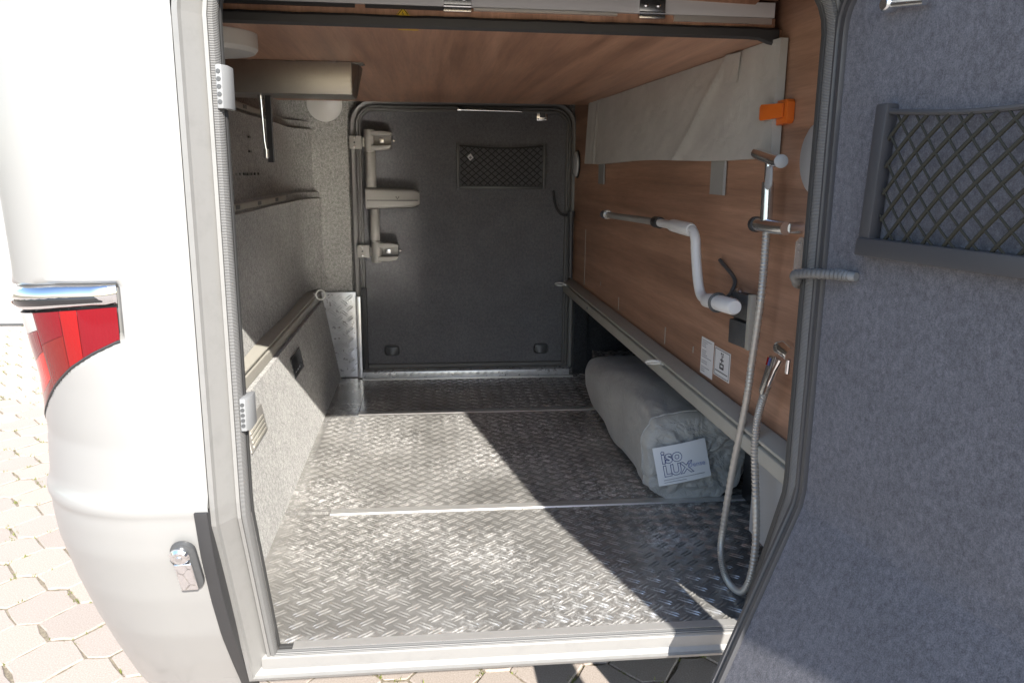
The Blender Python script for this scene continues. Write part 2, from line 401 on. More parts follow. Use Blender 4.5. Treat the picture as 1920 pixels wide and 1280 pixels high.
# ---- motorhome outer body
home = root('motorhome', 'white motorhome body with silver door frame around its open rear garage', 'motorhome')
def lut(tab, z):
    if z <= tab[0][0]: return tab[0][1]
    for (a, x), (b, y) in zip(tab, tab[1:]):
        if z <= b: t = (z-a)/(b-a); return x+(y-x)*t
    return tab[-1][1]
YB = [(-.26,.12),(-.2,.06),(-.12,.0),(-.05,-.045),(0,-.078),(.1,-.14),(.2,-.187),(.3,-.225),(.355,-.2385),(.378,-.2425),(.388,-.2465),(.400,-.247),(.410,-.2435),(.42,-.2402),(2.6,-.24)]
XR = [(-.26,-.34),(-.2,-.354),(-.12,-.363),(-.05,-.368),(0,-.370),(.1,-.375),(.2,-.384),(.3,-.392),(.355,-.392),(.375,-.391),(.386,-.394),(.398,-.3945),(.408,-.391),(.42,-.390),(.48,-.388),(.53,-.384),(.6,-.375),(.76,-.375),(1.2,-.378),(2.6,-.39)]
RC = [(-.26,.20),(.3,.24),(.5,.25),(.62,.20),(.75,.14),(1.0,.12),(2.6,.12)]
XJ = -.056
def surf(s, z, off=0.0):
    yb, xr, rc = lut(YB, z), lut(XR, z), lut(RC, z); fl = XJ-(xr+rc)
    if s <= fl: return Vector((XJ-s, yb-off, z))
    arc = rc*math.pi/2
    if s <= fl+arc:
        a = (s-fl)/rc; return Vector((xr+rc-math.sin(a)*(rc+off), yb+rc-math.cos(a)*(rc+off), z))
    return Vector((xr-off, yb+rc+(s-fl-arc), z))
CHT = [(.118,.772),(.2,.772),(.3,.764),(.42,.752)]; CHB = [(.118,.739),(.2,.733),(.3,.722),(.42,.712)]
LET = [(.118,.736),(.2,.730),(.3,.719),(.42,.709)]; LEB = [(.118,.684),(.16,.664),(.2,.640),(.25,.603),(.3,.562),(.34,.535),(.42,.49)]
def sm(t): t = max(0., min(1., t)); return t*t*(3-2*t)
def recess(s, z):
    if s > .44: return 0
    t, b_ = lut(CHT, s), lut(LEB, s)
    d = min(t+.006-z, z-b_+.005, s-.106)
    return -.016*sm(d/.012)
svals = [i*.006 for i in range(78)]+[.47+i*.03 for i in range(1,8)]+[.9,1.4,2.0,2.9]
zvals = [-.26+.0125*i for i in range(52)]
zvals = [z for z in zvals if z < .37]+[.37,.376,.382,.388,.394,.4,.405,.41,.415,.42]+[.43+.006*i for i in range(62)]+[.82+.06*i for i in range(30)]
bm_ = MB(); n1 = len(zvals)
for s in svals:
    for z in zvals: bm_.v.append(surf(s, z, recess(s, z)))
bm_.f = [(i*n1+j, i*n1+j+1, (i+1)*n1+j+1, (i+1)*n1+j) for i in range(len(svals)-1) for j in range(n1-1)]
o = bm_.build('corner_panel', 'paint', home, smooth=True, recalc=False)
# inner return of the skirt edge at the bottom
sk = MB().grid(lambda a, b: surf(.01+a*.5, -.26+.004, -.002-b*.05), 40, 1).build('skirt_return', 'dark_grey', home)
# rest of the shell
sh = MB()
sh.bx(-.056, 1.035, -.24, -.20, 1.332, 2.55); sh.bx(1.036, 3.2, -.24, -.20, -.1, 2.55)
sh.bx(-.40, 3.2, -.2, 2.5, 2.52, 2.56); sh.bx(-.34, 3.2, 2.44, 2.48, -.1, 2.52); sh.bx(3.2, 3.24, -.24, 2.48, -.1, 2.56)
sh.prism([(-.05,-.241,1.262),(-.05,-.29,1.255),(-.05,-.292,1.262),(-.05,-.245,1.30),(-.05,-.241,1.30)], (1.085,0,0))  # unseen drip rail, added to set where sunlight ends on the floor
sh.build('side_panel', 'paint', home)
MB().bx(-.08, 3.2, .04, 2.44, -.12, -.085).build('underbody', 'black', home)
# frame round the opening: path goes round the opening, profile (a, b); N = -Y
OX0, OX1, OZ0, OZ1 = 0.0, .975, .0, 1.275
path2 = densify([(x, 0, z) for x, z in rrect(OX0, OX1, OZ0, OZ1, .10, .0)], .03)
def ring_part(prof, name, mat, parent=home, zcut=None, smooth=False):
    mb = MB().sweep(path2, prof, (0,-1,0))
    mb.map(lambda p: (p.x, p.y+prof_y(p.z), p.z))
    return mb.build(name, mat, parent, smooth=smooth)
# a>0 must point away from the opening
tst = Vector((0,-1,0)).cross(Vector((1,0,0)))   # bottom edge runs +x
SG = 1 if tst.z < 0 else -1
ring_part([(SG*a, b) for a, b in ((.0545,.040),(.046,.042),(.043,.034),(.0195,.002),(.0185,.012),(.0125,.012),(.0115,-.02),(.058,-.02))], 'door_frame', 'frame')
ring_part([(SG*a, b) for a, b in ((.0115,.010),(.004,.012),(.0,.006),(-.0015,-.004),(.002,-.016),(.0112,-.016))], 'frame_seal', 'seal', smooth=True)
ring_part([(SG*a, b) for a, b in ((-.0018,-.006),(-.0032,-.010),(-.0032,-.020),(.002,-.020),(.0015,-.0165))], 'seal_lip', 'seal_dark')
# dark joint between body and frame
ring_part([(SG*a, b) for a, b in ((.058,.030),(.0546,.030),(.0546,-.03),(.058,-.03))], 'panel_joint', 'seal_dark')
# sill
si = MB().prism([(-.030,-.049,-.004),(-.030,-.056,-.010),(-.030,-.052,-.052),(-.030,-.044,-.060),(-.030,.02,-.060),(-.030,.02,-.004)], (1.06,0,0))
si.build('sill', 'sill', home, bevel=.0015)
MB().prism([(-.03,-.022,-.0615),(-.03,-.022,-.076),(-.03,.0,-.080),(-.03,.03,-.0615)], (1.06,0,0)).build('chassis_beam', 'galv', home)
# lining that closes the gap between frame and inner walls
ln_ = MB()
for x0, x1 in ((-.19,-.012),(.988,1.55)):
    for z0, z1 in [(.37+.9*k/4, .37+.9*(k+1)/4) for k in range(4)]+[(-.06+.43*k/5, -.06+.43*(k+1)/5) for k in range(5)]:
        ya, yb_ = prof_y(z0)+.021, prof_y(z1)+.021
        ln_.prism([(x0,ya,z0),(x0,yb_,z1),(x0,yb_+.012,z1),(x0,ya+.012,z0)], (x1-x0,0,0))
ln_.bx(-.24, 1.55, -.179, -.167, 1.27, 1.6)
ln_.build('inner_lining', 'backing', home)
# rivets and black skirt edge trim
for z in (.33, .24, .13, .05):
    MB().lathe((-.03, prof_y(z)-.004, z), (0,-1,.35), [(.0045,0),(.0045,.001),(.003,.0025),(.0008,.003)], 10).build('rivet', 'satin_chrome', home, smooth=True)
for z in (.42,):
    MB().lathe((-.03, prof_y(z)-.004, z), (0,-1,0), [(.0045,0),(.0045,.001),(.003,.0025),(.0008,.003)], 10).build('rivet', 'satin_chrome', home, smooth=True)
mb = MB(); zz = [.392-.65*k/30 for k in range(31)]
for z in zz:
    y = lut(YB, z); mb.v += [Vector((-.056, y-.0065, z)), Vector((-.078, y-.006, z)), Vector((-.078, y+.004, z)), Vector((-.052, y+.02, z))]
mb.f = [(i*4+j, (i+1)*4+j, (i+1)*4+(j+1)%4, i*4+(j+1)%4) for i in range(30) for j in range(4)]+[(3,2,1,0),(120,121,122,123)]
mb.build('skirt_edge_trim', 'rubber', home, bevel=.002)
# tail light: chrome bar and lens zones, each following the rounded corner
def zone(s0, s1, top, bot, off, t0=0., t1=1., ns=18, nz=8, dome=.0006):
    mb = MB(); cs = []
    for i in range(ns+1):
        s = s0+(s1-s0)*i/ns; a, b_ = top(s), bot(s)
        for j in range(nz+1):
            q = t0+(t1-t0)*j/nz; e = min(1, min(j, nz-j)/1.2, min(i, ns-i)/1.0+.0)
            mb.v.append(surf(s, a+(b_-a)*q, off+dome*(math.sin(math.pi*j/nz)**.5)*(1 if e else .0)))
    mb.f = [(i*(nz+1)+j, i*(nz+1)+j+1, (i+1)*(nz+1)+j+1, (i+1)*(nz+1)+j) for i in range(ns) for j in range(nz)]
    return mb
tl = empty('tail_light'); tl.parent = home; tl['label'] = 'red tail light below a chrome bar'
ct, cb, lt, lb = (lambda s: lut(CHT, s)), (lambda s: lut(CHB, s)), (lambda s: lut(LET, s)), (lambda s: lut(LEB, s))
zone(.112,.45, lambda s: ct(s)+.006, lambda s: lb(s)-.006, -.0155, dome=0).build('light_housing', 'dark_grey', tl, smooth=True, recalc=False)
zone(.116,.43, ct, cb, -.006, nz=12, dome=.012).build('chrome_bar', 'chrome', tl, smooth=True, recalc=False)
zone(.134,.42, ct, cb, .0045, .44, .80, nz=4, dome=.0025).build('dark_reflection', 'bar_reflection', tl, smooth=True, recalc=False)  # dark band standing in for dark surroundings reflected in the chrome
zone(.31,.318, ct, cb, .0078, .56, .72, ns=3, nz=3, dome=.0).build('amber_diode', 'orange', tl, recalc=False)
MB().tube([surf(.116+.31*k/30, lb(.116+.31*k/30)-.0025, -.001) for k in range(31)], .0024, 6).build('lens_gasket', 'rubber', tl, smooth=True)
zone(.116,.176, lt, lb, -.0012).build('lens', 'lens_dark', tl, smooth=True, recalc=False)
zone(.1768,.205, lt, lb, -.0012).build('lens', 'lens_red', tl, smooth=True, recalc=False)
zone(.2058,.262, lt, lb, -.0012, 0, .42).build('lens', 'lens_dark', tl, smooth=True, recalc=False)
zone(.2058,.262, lt, lb, -.0012, .425, 1).build('lens', 'lens_smoke', tl, smooth=True, recalc=False)
zone(.2628,.43, lt, lb, -.0012, 0, .22).build('reverse_lens', 'lens_clear', tl, smooth=True, recalc=False)
zone(.2628,.285, lt, lb, -.0012, .225, .5).build('lens', 'lens_dark', tl, smooth=True, recalc=False)
zone(.2858,.43, lt, lb, -.0012, .225, .5).build('lens', 'lens_dark', tl, smooth=True, recalc=False)
zone(.2628,.43, lt, lb, -.0012, .505, .86).build('lens', 'lens_bright', tl, smooth=True, recalc=False)
zone(.2628,.43, lt, lb, -.0012, .865, 1).build('lens', 'lens_smoke', tl, smooth=True, recalc=False)
# chrome flap latch on the skirt
la = empty('chrome_latch'); la.parent = home
LC = Vector((-.102, lut(YB,.29)-.001, .288)); LT = Vector((.035, .38, -1)).normalized(); LX = Vector((1,0,.03)).normalized(); LX = (LX-LT*LX.dot(LT)).normalized(); LN = LX.cross(LT)
if LN.y > 0: LN = -LN
def lat(x, t, n): return LC+LX*x+LT*t+LN*n
def pill(w_, l, n=9): return [(w_*math.cos(a), (-l if k <= n else l)+0*a+(-w_*math.sin(a) if k <= n else -w_*math.sin(a))) for k, a in enumerate([math.pi*j/n for j in range(n+1)]+[math.pi+math.pi*j/n for j in range(n+1)])]
MB().prism([lat(x, t, 0) for x, t in pill(.021,.036)], LN*.010).build('latch_base', 'dark_grey', la, bevel=.003)
MB().prism([lat(x-.003, t, .0102) for x, t in ((-.0145,-.016),(.0145,-.016),(.0145,.048),(-.0145,.048))], LN*.007).build('latch_flap', 'chrome', la, bevel=.003, seg=3)
MB().lathe(lat(-.004,-.034,.0102), LN, [(.0165,0),(.0165,.006),(.013,.010),(.006,.011)], 24).build('lock_ring', 'chrome', la, smooth=True)
MB().lathe(lat(-.004,-.034,.0213), LN, [(.0055,0),(.0055,.0012),(.004,.002)], 16).build('lock_core', 'satin_chrome', la, smooth=True)

# ---- garage floor: three checker plates with aluminium joint strips
floor = MB().bx(-.11, 1.56, -.04, 2.2, -.058, -.012).build('garage_floor', 'backing'); tag(floor, kind='structure')
ZF = -.0
plates = [(-.1, 1.55, -.034, .606, 'floor_plate'), (-.1, 1.55, .624, 1.542, 'floor_plate'), (.03, 1.55, 1.56, 2.14, 'floor_plate')]
for k, (x0, x1, y0, y1, nm) in enumerate(plates):
    pl = MB().bx(x0, x1, y0, y1, -.0115, ZF).build(nm, 'plate', floor)
    t = treads(x0+.004+.012*k, min(x1, 1.5), y0+.004, y1-.004, lambda x, y, h: Vector((x, y, ZF+.0002+h))).build('tread_ribs', 'plate', pl, smooth=True, recalc=False)
    tag(t, kind='stuff')
MB().bx(-.1, .028, 1.548, 2.14, -.0115, ZF).build('smooth_plate', 'plate', floor)
for x0, x1, y in ((.03, 1.5, .615), (.03, 1.5, 1.551)):
    MB().prism([(x0,y-.020,ZF+.0008),(x0,y-.017,ZF+.0045),(x0,y+.015,ZF+.0045),(x0,y+.018,ZF+.0008)], (x1-x0,0,0)).build('joint_strip', 'alu_floor', floor)
MB().prism([(.03,-.046,-.003),(.03,-.046,.0035),(.03,-.022,.0045),(.03,-.018,.001),(.03,-.03,-.003)], (.955,0,0)).build('edge_strip', 'alu_floor', floor)
MB().prism([(-.01,-.0465,-.004),(-.01,-.0485,.0),(-.01,-.0465,.003),(-.01,-.04,.003),(-.01,-.04,-.004)], (.995,0,0)).build('edge_seal', 'seal_dark', floor)

# ---- left wall (towards the rear of the vehicle)
wl = MB()
def lw(y): return -.172-.016*(2.1-y)/2.1
WT = -.168
wl.prism([(-.097,-.02,-.01),(WT,-.02,.363),(WT-.02,-.02,.363),(-.117,-.02,-.01)], (0,2.18,0))
wall_left = wl.build('wall_left', 'carpet'); tag(wall_left, kind='structure')
prof = [(.425,-.212),(.445,-.214),(.47,-.218),(.52,-.226),(.6,-.232),(.72,-.232),(.80,-.226),(.822,-.222),(.826,-.232),(.850,-.234),(.856,-.250),(.95,-.256),(1.10,-.256),(1.118,-.250),(1.123,-.262),(1.15,-.264),(1.156,-.275),(1.32,-.285)]
pr_ = []
for (a, x), (b, y) in zip(prof, prof[1:]):
    n = max(1, int((b-a)/.02)); pr_ += [(a+(b-a)*i/n, x+(y-x)*i/n) for i in range(n)]
pr_.append(prof[-1])
def lwall(a, b):
    i = a*(len(pr_)-1); z, x = pr_[int(round(i))]; y = -.17+2.34*b
    e = max(0, (y-1.93)/.22); e2 = e*e*.075      # rounds into the far wall
    return Vector((x+e2+.004*math.sin(y*7+z*9), y, z))
up_ = MB().grid(lwall, len(pr_)-1, 60).build('carpet_lining', 'carpet', wall_left, smooth=True)
for k in range(9): MB().bx(-.2565, -.2525, .86+k*.055, .86+k*.055+(.012 if k not in (4,5) else .045), .928, .936).build('slot', 'black', wall_left)
for z_ in (1.0, 1.045): MB().bx(-.2565, -.2525, 1.18, 1.21, z_, z_+.006).build('slot', 'black', wall_left)
MB().bx(-.315, -.29, .05, 2.17, .42, 1.4).build('wall_core', 'backing', wall_left)
def beam(A, B, sec, side):
    A, B = Vector(A), Vector(B); mb = MB(); n = len(sec)
    for P in (A, B): mb.v += [P+Vector((side*a, 0, b)) for a, b in sec]
    mb.f = [tuple(reversed(range(n))), tuple(range(n, 2*n))]+[(i, (i+1)%n, n+(i+1)%n, n+i) for i in range(n)]
    return mb
RS = [(0,0),(.040,0),(.042,.002),(.042,.033),(.040,.035),(.031,.0355),(.031,.0415),(.039,.042),(.041,.044),(.041,.050),(.006,.062),(0,.062)]
tr = root('tie_down_rail', 'grey aluminium lashing rail along the carpeted left wall', 'rail')
beam((-.224,-.12,.3635), (-.220,2.12,.3635), RS, 1).build('rail_profile', 'rail', tr, bevel=.0012)
def eye(P, ax, rd, mat, parent, side):
    P = Vector(P); ax = Vector(ax).normalized(); e1 = Vector((side,0,0)); e2 = ax.cross(e1).normalized() if abs(ax.dot(e1)) < .9 else Vector((0,0,1))
    e1 = (e1-ax*e1.dot(ax)).normalized(); e2 = ax.cross(e1)
    c = P+e1*(rd+.008); mb = MB(); pts = [c+(e1*math.cos(a)+e2*math.sin(a))*rd for a in [2*math.pi*k/24 for k in range(25)]]
    mb.tube(pts, .0036, 8, caps=False); o = mb.build('ring', mat, parent, smooth=True)
    MB().lathe(P-e1*.004, e1, [(.008,0),(.008,.006),(.005,.008),(.005,.014)], 14).build('stud', mat, parent, smooth=True)
e = root('eye_bolt', 'steel lashing eye at the far end of the left rail', 'eye bolt', 'lashing eyes')
eye((-.184,1.99,.412), (.25,1,-.1), .021, 'zinc', e, 1)

# ---- far wall with its kick plates
wf = MB().bx(-.29, 1.56, 2.165, 2.2, -.01, 1.6).build('wall_far', 'carpet'); tag(wf, kind='structure')
MB().bx(-.235, -.032, 2.142, 2.1645, .40, 1.30).build('carpet_strip', 'carpet', wf)
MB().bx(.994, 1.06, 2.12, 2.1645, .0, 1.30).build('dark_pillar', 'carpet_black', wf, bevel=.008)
kp = root('kick_plate', 'bright checker plate covering the wall left of the far door', 'kick plate')
kq = [(-.172,2.125,.402),(-.018,2.125,.402),(-.018,2.125,.004),(-.100,2.125,.004)]
MB().prism(kq, (0,.012,0)).build('plate', 'bright_plate', kp, bevel=.0015)
t = treads(-.17, -.02, .01, .40, lambda x, y, h: Vector((x, 2.1248-h, y)), skip=lambda x, y: x < -.092-.08*y/.4*1.0+.012).build('tread_ribs', 'bright_plate', kp, smooth=True, recalc=False); tag(t, kind='stuff')
MB().bx(-.016, .004, 2.10, 2.135, .004, .385).build('corner_angle', 'alu', kp, bevel=.002)
th = root('door_threshold', 'bright checker plate sill strip under the far door', 'threshold')
MB().prism([(0.005,2.085,.003),(0.005,2.088,.034),(0.005,2.12,.040),(0.005,2.12,.003)], (.965,0,0)).build('sill_plate', 'bright_plate', th, bevel=.0015)
t = treads(.01, .965, .0, .034, lambda x, y, h: Vector((x, 2.085+.003*y/.034-h-.0005, .003+y)), ln=.026, pitch=.034, wd=.005, gap=.008).build('tread_ribs', 'bright_plate', th, smooth=True, recalc=False); tag(t, kind='stuff')
MB().bx(.005, .985, 2.060, 2.083, .0005, .008).build('edge_strip', 'alu_floor', th, bevel=.002)

# ---- right wall (wood), rail, recess below it
def XW(y): return 1.06-.036*y
wr = MB().prism([(XW(-.165),-.165,.345),(XW(2.16),2.16,.40),(XW(2.16)+.018,2.16,.40),(XW(-.165)+.018,-.165,.345)], (0,0,1.1))
wall_right = wr.build('wall_right', 'wood_wall'); tag(wall_right, kind='structure')
for (y, z0, z1) in ((1.885,.462,.703),(1.327,.446,.495),(.798,.434,.486),(1.60,.50,.515),(.56,.46,.478)):
    MB().bx(XW(y)-.0012, XW(y)+.002, y-.0025, y+.0025, z0, z1).build('slot', 'rail', wall_right)
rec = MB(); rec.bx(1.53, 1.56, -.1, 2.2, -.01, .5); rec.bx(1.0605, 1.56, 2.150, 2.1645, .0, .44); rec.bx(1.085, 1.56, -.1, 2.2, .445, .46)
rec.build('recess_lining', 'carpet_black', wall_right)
MB().bx(1.062, 1.075, -.15, .16, .12, .35).build('kick_panel', 'light_grey', wall_right)
st = MB().bx(1.085, 1.50, 1.80, 2.12, .002, .115).build('step_box', 'plate', wall_right)
t = treads(1.09, 1.49, 1.81, 2.11, lambda x, y, h: Vector((x, y, .1152+h))).build('tread_ribs', 'plate', st, smooth=True, recalc=False); tag(t, kind='stuff')
rr = root('tie_down_rail', 'grey aluminium lashing rail below the wood panelled wall', 'rail')
beam((XW(-.12)-.004,-.12,.335), (XW(2.12)-.004,2.12,.398), RS, -1).build('rail_profile', 'rail', rr, bevel=.0012)
for y, z in ((1.62,.41),): MB().lathe((XW(y)-.046, y, .405), (-1,0,0), [(.006,0),(.006,.003),(.002,.004)], 10).build('screw', 'satin_chrome', rr, smooth=True)
e = root('eye_bolt', 'steel lashing eye at the far end of the right rail', 'eye bolt', 'lashing eyes')
eye((XW(2.08)-.04,2.08,.436), (.1,.45,1), .021, 'zinc', e, -1)
e = root('eye_bolt', 'steel lashing eye above the grey bag', 'eye bolt', 'lashing eyes')
eye((XW(.70)-.036,.70,.398), (.1,.45,1), .021, 'zinc', e, -1)

# ---- ceiling board (underside of the bed) and its hinged front edge
ce = MB().prism([(-.30,.12,1.22),(1.07,.165,1.22),(1.02,1.895,1.22),(-.30,1.895,1.22)], (0,0,.02))
ceiling = ce.build('ceiling', 'wood_ceiling'); tag(ceiling, kind='structure')
sk_ = math.atan2(.045, 1.37)
def cf(x, y, z): return Vector((x, .122+(x+.30)*math.tan(sk_)+y, z))
def cfbar(x0, x1, y0, y1, z0, z1): return MB().prism([cf(x0,y0,z0), cf(x0,y1,z0), cf(x0,y1,z1), cf(x0,y0,z1)], cf(x1,y0,z0)-cf(x0,y0,z0))
npt = 60; mb = MB()
for i in range(npt+1):
    x = -.28+1.325*i/npt; wv_ = .0004*math.sin(i*.7)+.0004*math.sin(i*1.9); dr = -.012*sm((x-.99)/.05)
    sec = [(.004,1.2212),(-.004,1.219+dr),(-.010,1.224+dr),(-.011,1.238+wv_),(-.004,1.2435+wv_),(.004,1.243)]
    mb.v += [cf(x, y, z) for y, z in sec]
mb.f = [(i*6+j, (i+1)*6+j, (i+1)*6+(j+1)%6, i*6+(j+1)%6) for i in range(npt) for j in range(6)]+[(0,1,2,3,4,5),tuple(npt*6+5-j for j in range(6))]
mb.build('edge_gasket', 'rubber', ceiling, smooth=True)
cfbar(-.28, 1.04, .004, .02, 1.241, 1.262).build('front_board', 'wood_ceiling', ceiling)
cfbar(-.28, 1.035, -.004, .012, 1.2625, 1.292).build('edge_profile', 'white_plastic', ceiling, bevel=.0015)  # aluminium edge; its white colour stands in for reflected sky
cfbar(-.28, .18, -.002, .006, 1.2555, 1.2615).build('dark_joint', 'rubber', ceiling)
cfbar(.20, .40, -.002, .006, 1.2555, 1.2615).build('dark_joint', 'rubber', ceiling)
cfbar(.41, .70, -.006, .004, 1.256, 1.2615).build('lip', 'alu_floor', ceiling)
cfbar(.82, 1.03, -.003, .004, 1.250, 1.2615).build('lip', 'alu_floor', ceiling)
mb = MB(); k = 50
for i in range(k+1):
    x = .42+.62*i/k; zb = 1.293-.008*sm((x-.8)/.18)-.002*math.sin(i*.25)+(.012 if x > 1.0 else 0)
    mb.v += [cf(x,-.008,zb), cf(x,-.008,1.36), cf(x,.01,1.36), cf(x,.01,zb)]
mb.f = [(i*4+j, (i+1)*4+j, (i+1)*4+(j+1)%4, i*4+(j+1)%4) for i in range(k) for j in range(4)]+[(0,1,2,3),(k*4+3,k*4+2,k*4+1,k*4)]
mb.build('upper_board', 'wood_ceiling', ceiling)
cfbar(-.30, .42, -.006, .012, 1.2935, 1.40).build('upper_profile', 'frame', ceiling)
for x in (.378, .772):
    h = empty('hinge'); h.parent = ceiling
    cfbar(x-.027, x+.027, -.0075, -.0042, 1.266, 1.289).build('leaf', 'satin_chrome', h, bevel=.0006)
    cfbar(x-.027, x+.027, -.0095, .002, 1.2525, 1.2605).build('leaf', 'satin_chrome', h, bevel=.0006)
    MB().tube([cf(x-.027,-.008,1.263), cf(x+.027,-.008,1.263)], .0028, 10).build('knuckle', 'satin_chrome', h, smooth=True)
    for dx in (-.013, .013):
        MB().lathe(cf(x+dx,-.0076,1.278), (0,-1,0), [(.0042,0),(.0042,.001),(.0025,.0022)], 12).build('screw', 'chrome', h, smooth=True)
# unseen sheet added above the bed board to keep daylight out
MB().bx(-.33, 1.5, .2, 2.43, 1.40, 1.42).build('daylight_block', 'backing', ceiling)
# ============================================================ THINGS
# ---- near garage door, swung open towards the viewer on the right
AL = R(11.0); HG = Vector((.985,-.205,0)); DN = Vector((math.sin(AL),-math.cos(AL),0)); DW = Vector((-math.cos(AL),-math.sin(AL),0))
def dbend(z): return 0 if z >= .37 else (.37-z)*(.155/.37)
def DD(u, z, w_=0.): return HG+DN*u+DW*(w_+dbend(z))+Vector((0,0,z))
def dmap(p): return DD(p.x, p.z, p.y)
nd = root('garage_door', 'large open garage door lined with blue grey carpet on the right', 'door', 'garage doors')
outl = rrect(0, 1.08, -.10, 1.275, .10, .03)
cut = [k/14*1.375-.10 for k in range(1, 14)]
pathd = densify([(x, 0, z) for x, z in outl], .03)
rimN = (0,1,0)
tt = Vector(rimN).cross(Vector((1,0,0))); SD = 1 if tt.z < 0 else -1
MB().sweep(pathd, [(SD*a, b) for a, b in ((0,-.034),(0,.002),(-.004,.007),(-.011,.008),(-.014,.003),(-.017,.003),(-.019,.0075),(-.028,.0085),(-.031,.002),(-.031,-.034))], rimN).map(dmap).build('door_rim', 'rim', nd, smooth=True)
MB().sweep(pathd, [(SD*a, b) for a, b in ((.006,-.030),(.008,-.018),(.004,-.008),(.0002,-.006),(.0002,-.032))], rimN).map(dmap).build('door_seal', 'rubber', nd, smooth=True)
def sheet(u0, u1, z0, z1, w_, nu=2, nz=40, r=.07):
    mb = MB()
    for j in range(nz+1):
        z = z0+(z1-z0)*j/nz; ins = 0
        if z > z1-r: ins = r-math.sqrt(max(0, r*r-(z-(z1-r))**2))
        for i in range(nu+1): mb.v.append(Vector((u0+ins+(u1-u0-2*ins)*i/nu, w_, z)))
    mb.f = [(j*(nu+1)+i, j*(nu+1)+i+1, (j+1)*(nu+1)+i+1, (j+1)*(nu+1)+i) for j in range(nz) for i in range(nu)]
    return mb
sheet(.029, 1.051, -.071, 1.246, .001).map(dmap).build('carpet_lining', 'carpet_door', nd)
sheet(.005, 1.075, -.095, 1.27, -.032, r=.1).map(dmap).build('outer_skin', 'paint', nd)
# stowage net on the door
pk = empty('net_pocket'); pk.parent = nd
PU0, PU1, PZ0, PZ1 = .126, .53, .826, 1.052
def plean(z): return -.015*(z-PZ0)/(PZ1-PZ0)          # frame leans a little
MB().prism([dmap(Vector((PU0-.003,0.002,PZ0))), dmap(Vector((PU0+.022,0.002,PZ0))), dmap(Vector((PU0+.034,0.002,PZ1))), dmap(Vector((PU0+.010,0.002,PZ1)))], DW*.022).build('frame_bar', 'rim', pk, bevel=.004)
MB().prism([dmap(Vector((PU0-.003,0.002,PZ0-.002))), dmap(Vector((PU1,0.002,PZ0-.002))), dmap(Vector((PU1,0.002,PZ0+.026))), dmap(Vector((PU0+.0,0.002,PZ0+.026)))], DW*.026).build('frame_bar', 'rim', pk, bevel=.004)
MB().prism([dmap(Vector((PU1-.024,0.002,PZ0+.027))), dmap(Vector((PU1,0.002,PZ0+.027))), dmap(Vector((PU1-.010,0.002,PZ1))), dmap(Vector((PU1-.034,0.002,PZ1)))], DW*.022).build('frame_bar', 'rim', pk, bevel=.004)
MB().tube([dmap(Vector((PU0+.03+(PU1-PU0-.06)*k/20, .016, PZ1-.012-.010*math.sin(math.pi*k/20)))) for k in range(21)], .0042, 8).build('elastic_edge', 'rim', pk, smooth=True)
def net(fn, W, H, step, rad, ang=1.0, thin=1.0):
    """diagonal cords over a W x H rectangle; fn(x, z) -> point"""
    mb = MB(); sl = ang
    k = -H*sl
    for sgn in (1, -1):
        c = -H*sl
        while c < W:
            pts = []
            for i in range(25):
                t = H*i/24; x = c+t*sl if sgn > 0 else c+(H-t)*sl
                if 0 <= x <= W: pts.append(fn(x, t))
            if len(pts) > 2: mb.tube(pts, rad if sgn > 0 else rad*thin, 6)
            c += step
    return mb
def pnet(x, z):
    W, H = PU1-PU0-.05, PZ1-PZ0-.035
    bl = .012+.016*math.sin(math.pi*min(1,max(0,x/W)))*(.35+.65*math.sin(math.pi*min(1,max(0,z/H))**.8))
    return dmap(Vector((PU0+.028+x, bl, PZ0+.022+z*(1-.055*math.sin(math.pi*min(1,max(0,x/W)))))))
net(pnet, PU1-PU0-.05, PZ1-PZ0-.035, .039, .0030, .95, .6).build('net', 'cord_olive', pk, smooth=True)
# flexible cable conduit from the wall to the door
cn = empty('cable_conduit'); cn.parent = nd
cp = curve_pts([DD(.10,.786,.010), DD(.07,.786,.022), DD(.03,.783,.032), DD(-.01,.776,.032), (.962,-.185,.764), (.985,-.150,.752), (1.03,-.13,.75)], 14)
MB().tube(cp, [.0085+.0009*math.sin(k*2.1) for k in range(len(cp))], 12).build('corrugated_tube', 'rim_far', cn, smooth=True)
MB().tube([DD(.065,.786,.020), DD(.085,.7865,.014), DD(.112,.787,.008)], [.0088,.0095,.007], 12).build('tube_end', 'block_grey', cn, smooth=True)
lk = empty('latch_rod'); lk.parent = nd
MB().tube([DD(.128,1.194,.013), DD(.20,1.186,.013)], .006, 10).build('rod', 'satin_chrome', lk, smooth=True)
MB().lathe(DD(.128,1.194,.002), DW, [(.011,0),(.011,.016),(.008,.02)], 14).build('rod_guide', 'satin_chrome', lk, smooth=True)
cup = empty('cup_handle'); cup.parent = nd
def cupg(a, b):
    u = .16+(a-.5)*.11; z = -.035+(b-.5)*.09; q = max(0, 1-((a-.5)*2)**4)*max(0, 1-((b-.5)*2)**4)
    return DD(u, z, .004+.022*q)
MB().grid(cupg, 16, 16).build('cup', 'rubber', cup, smooth=True)

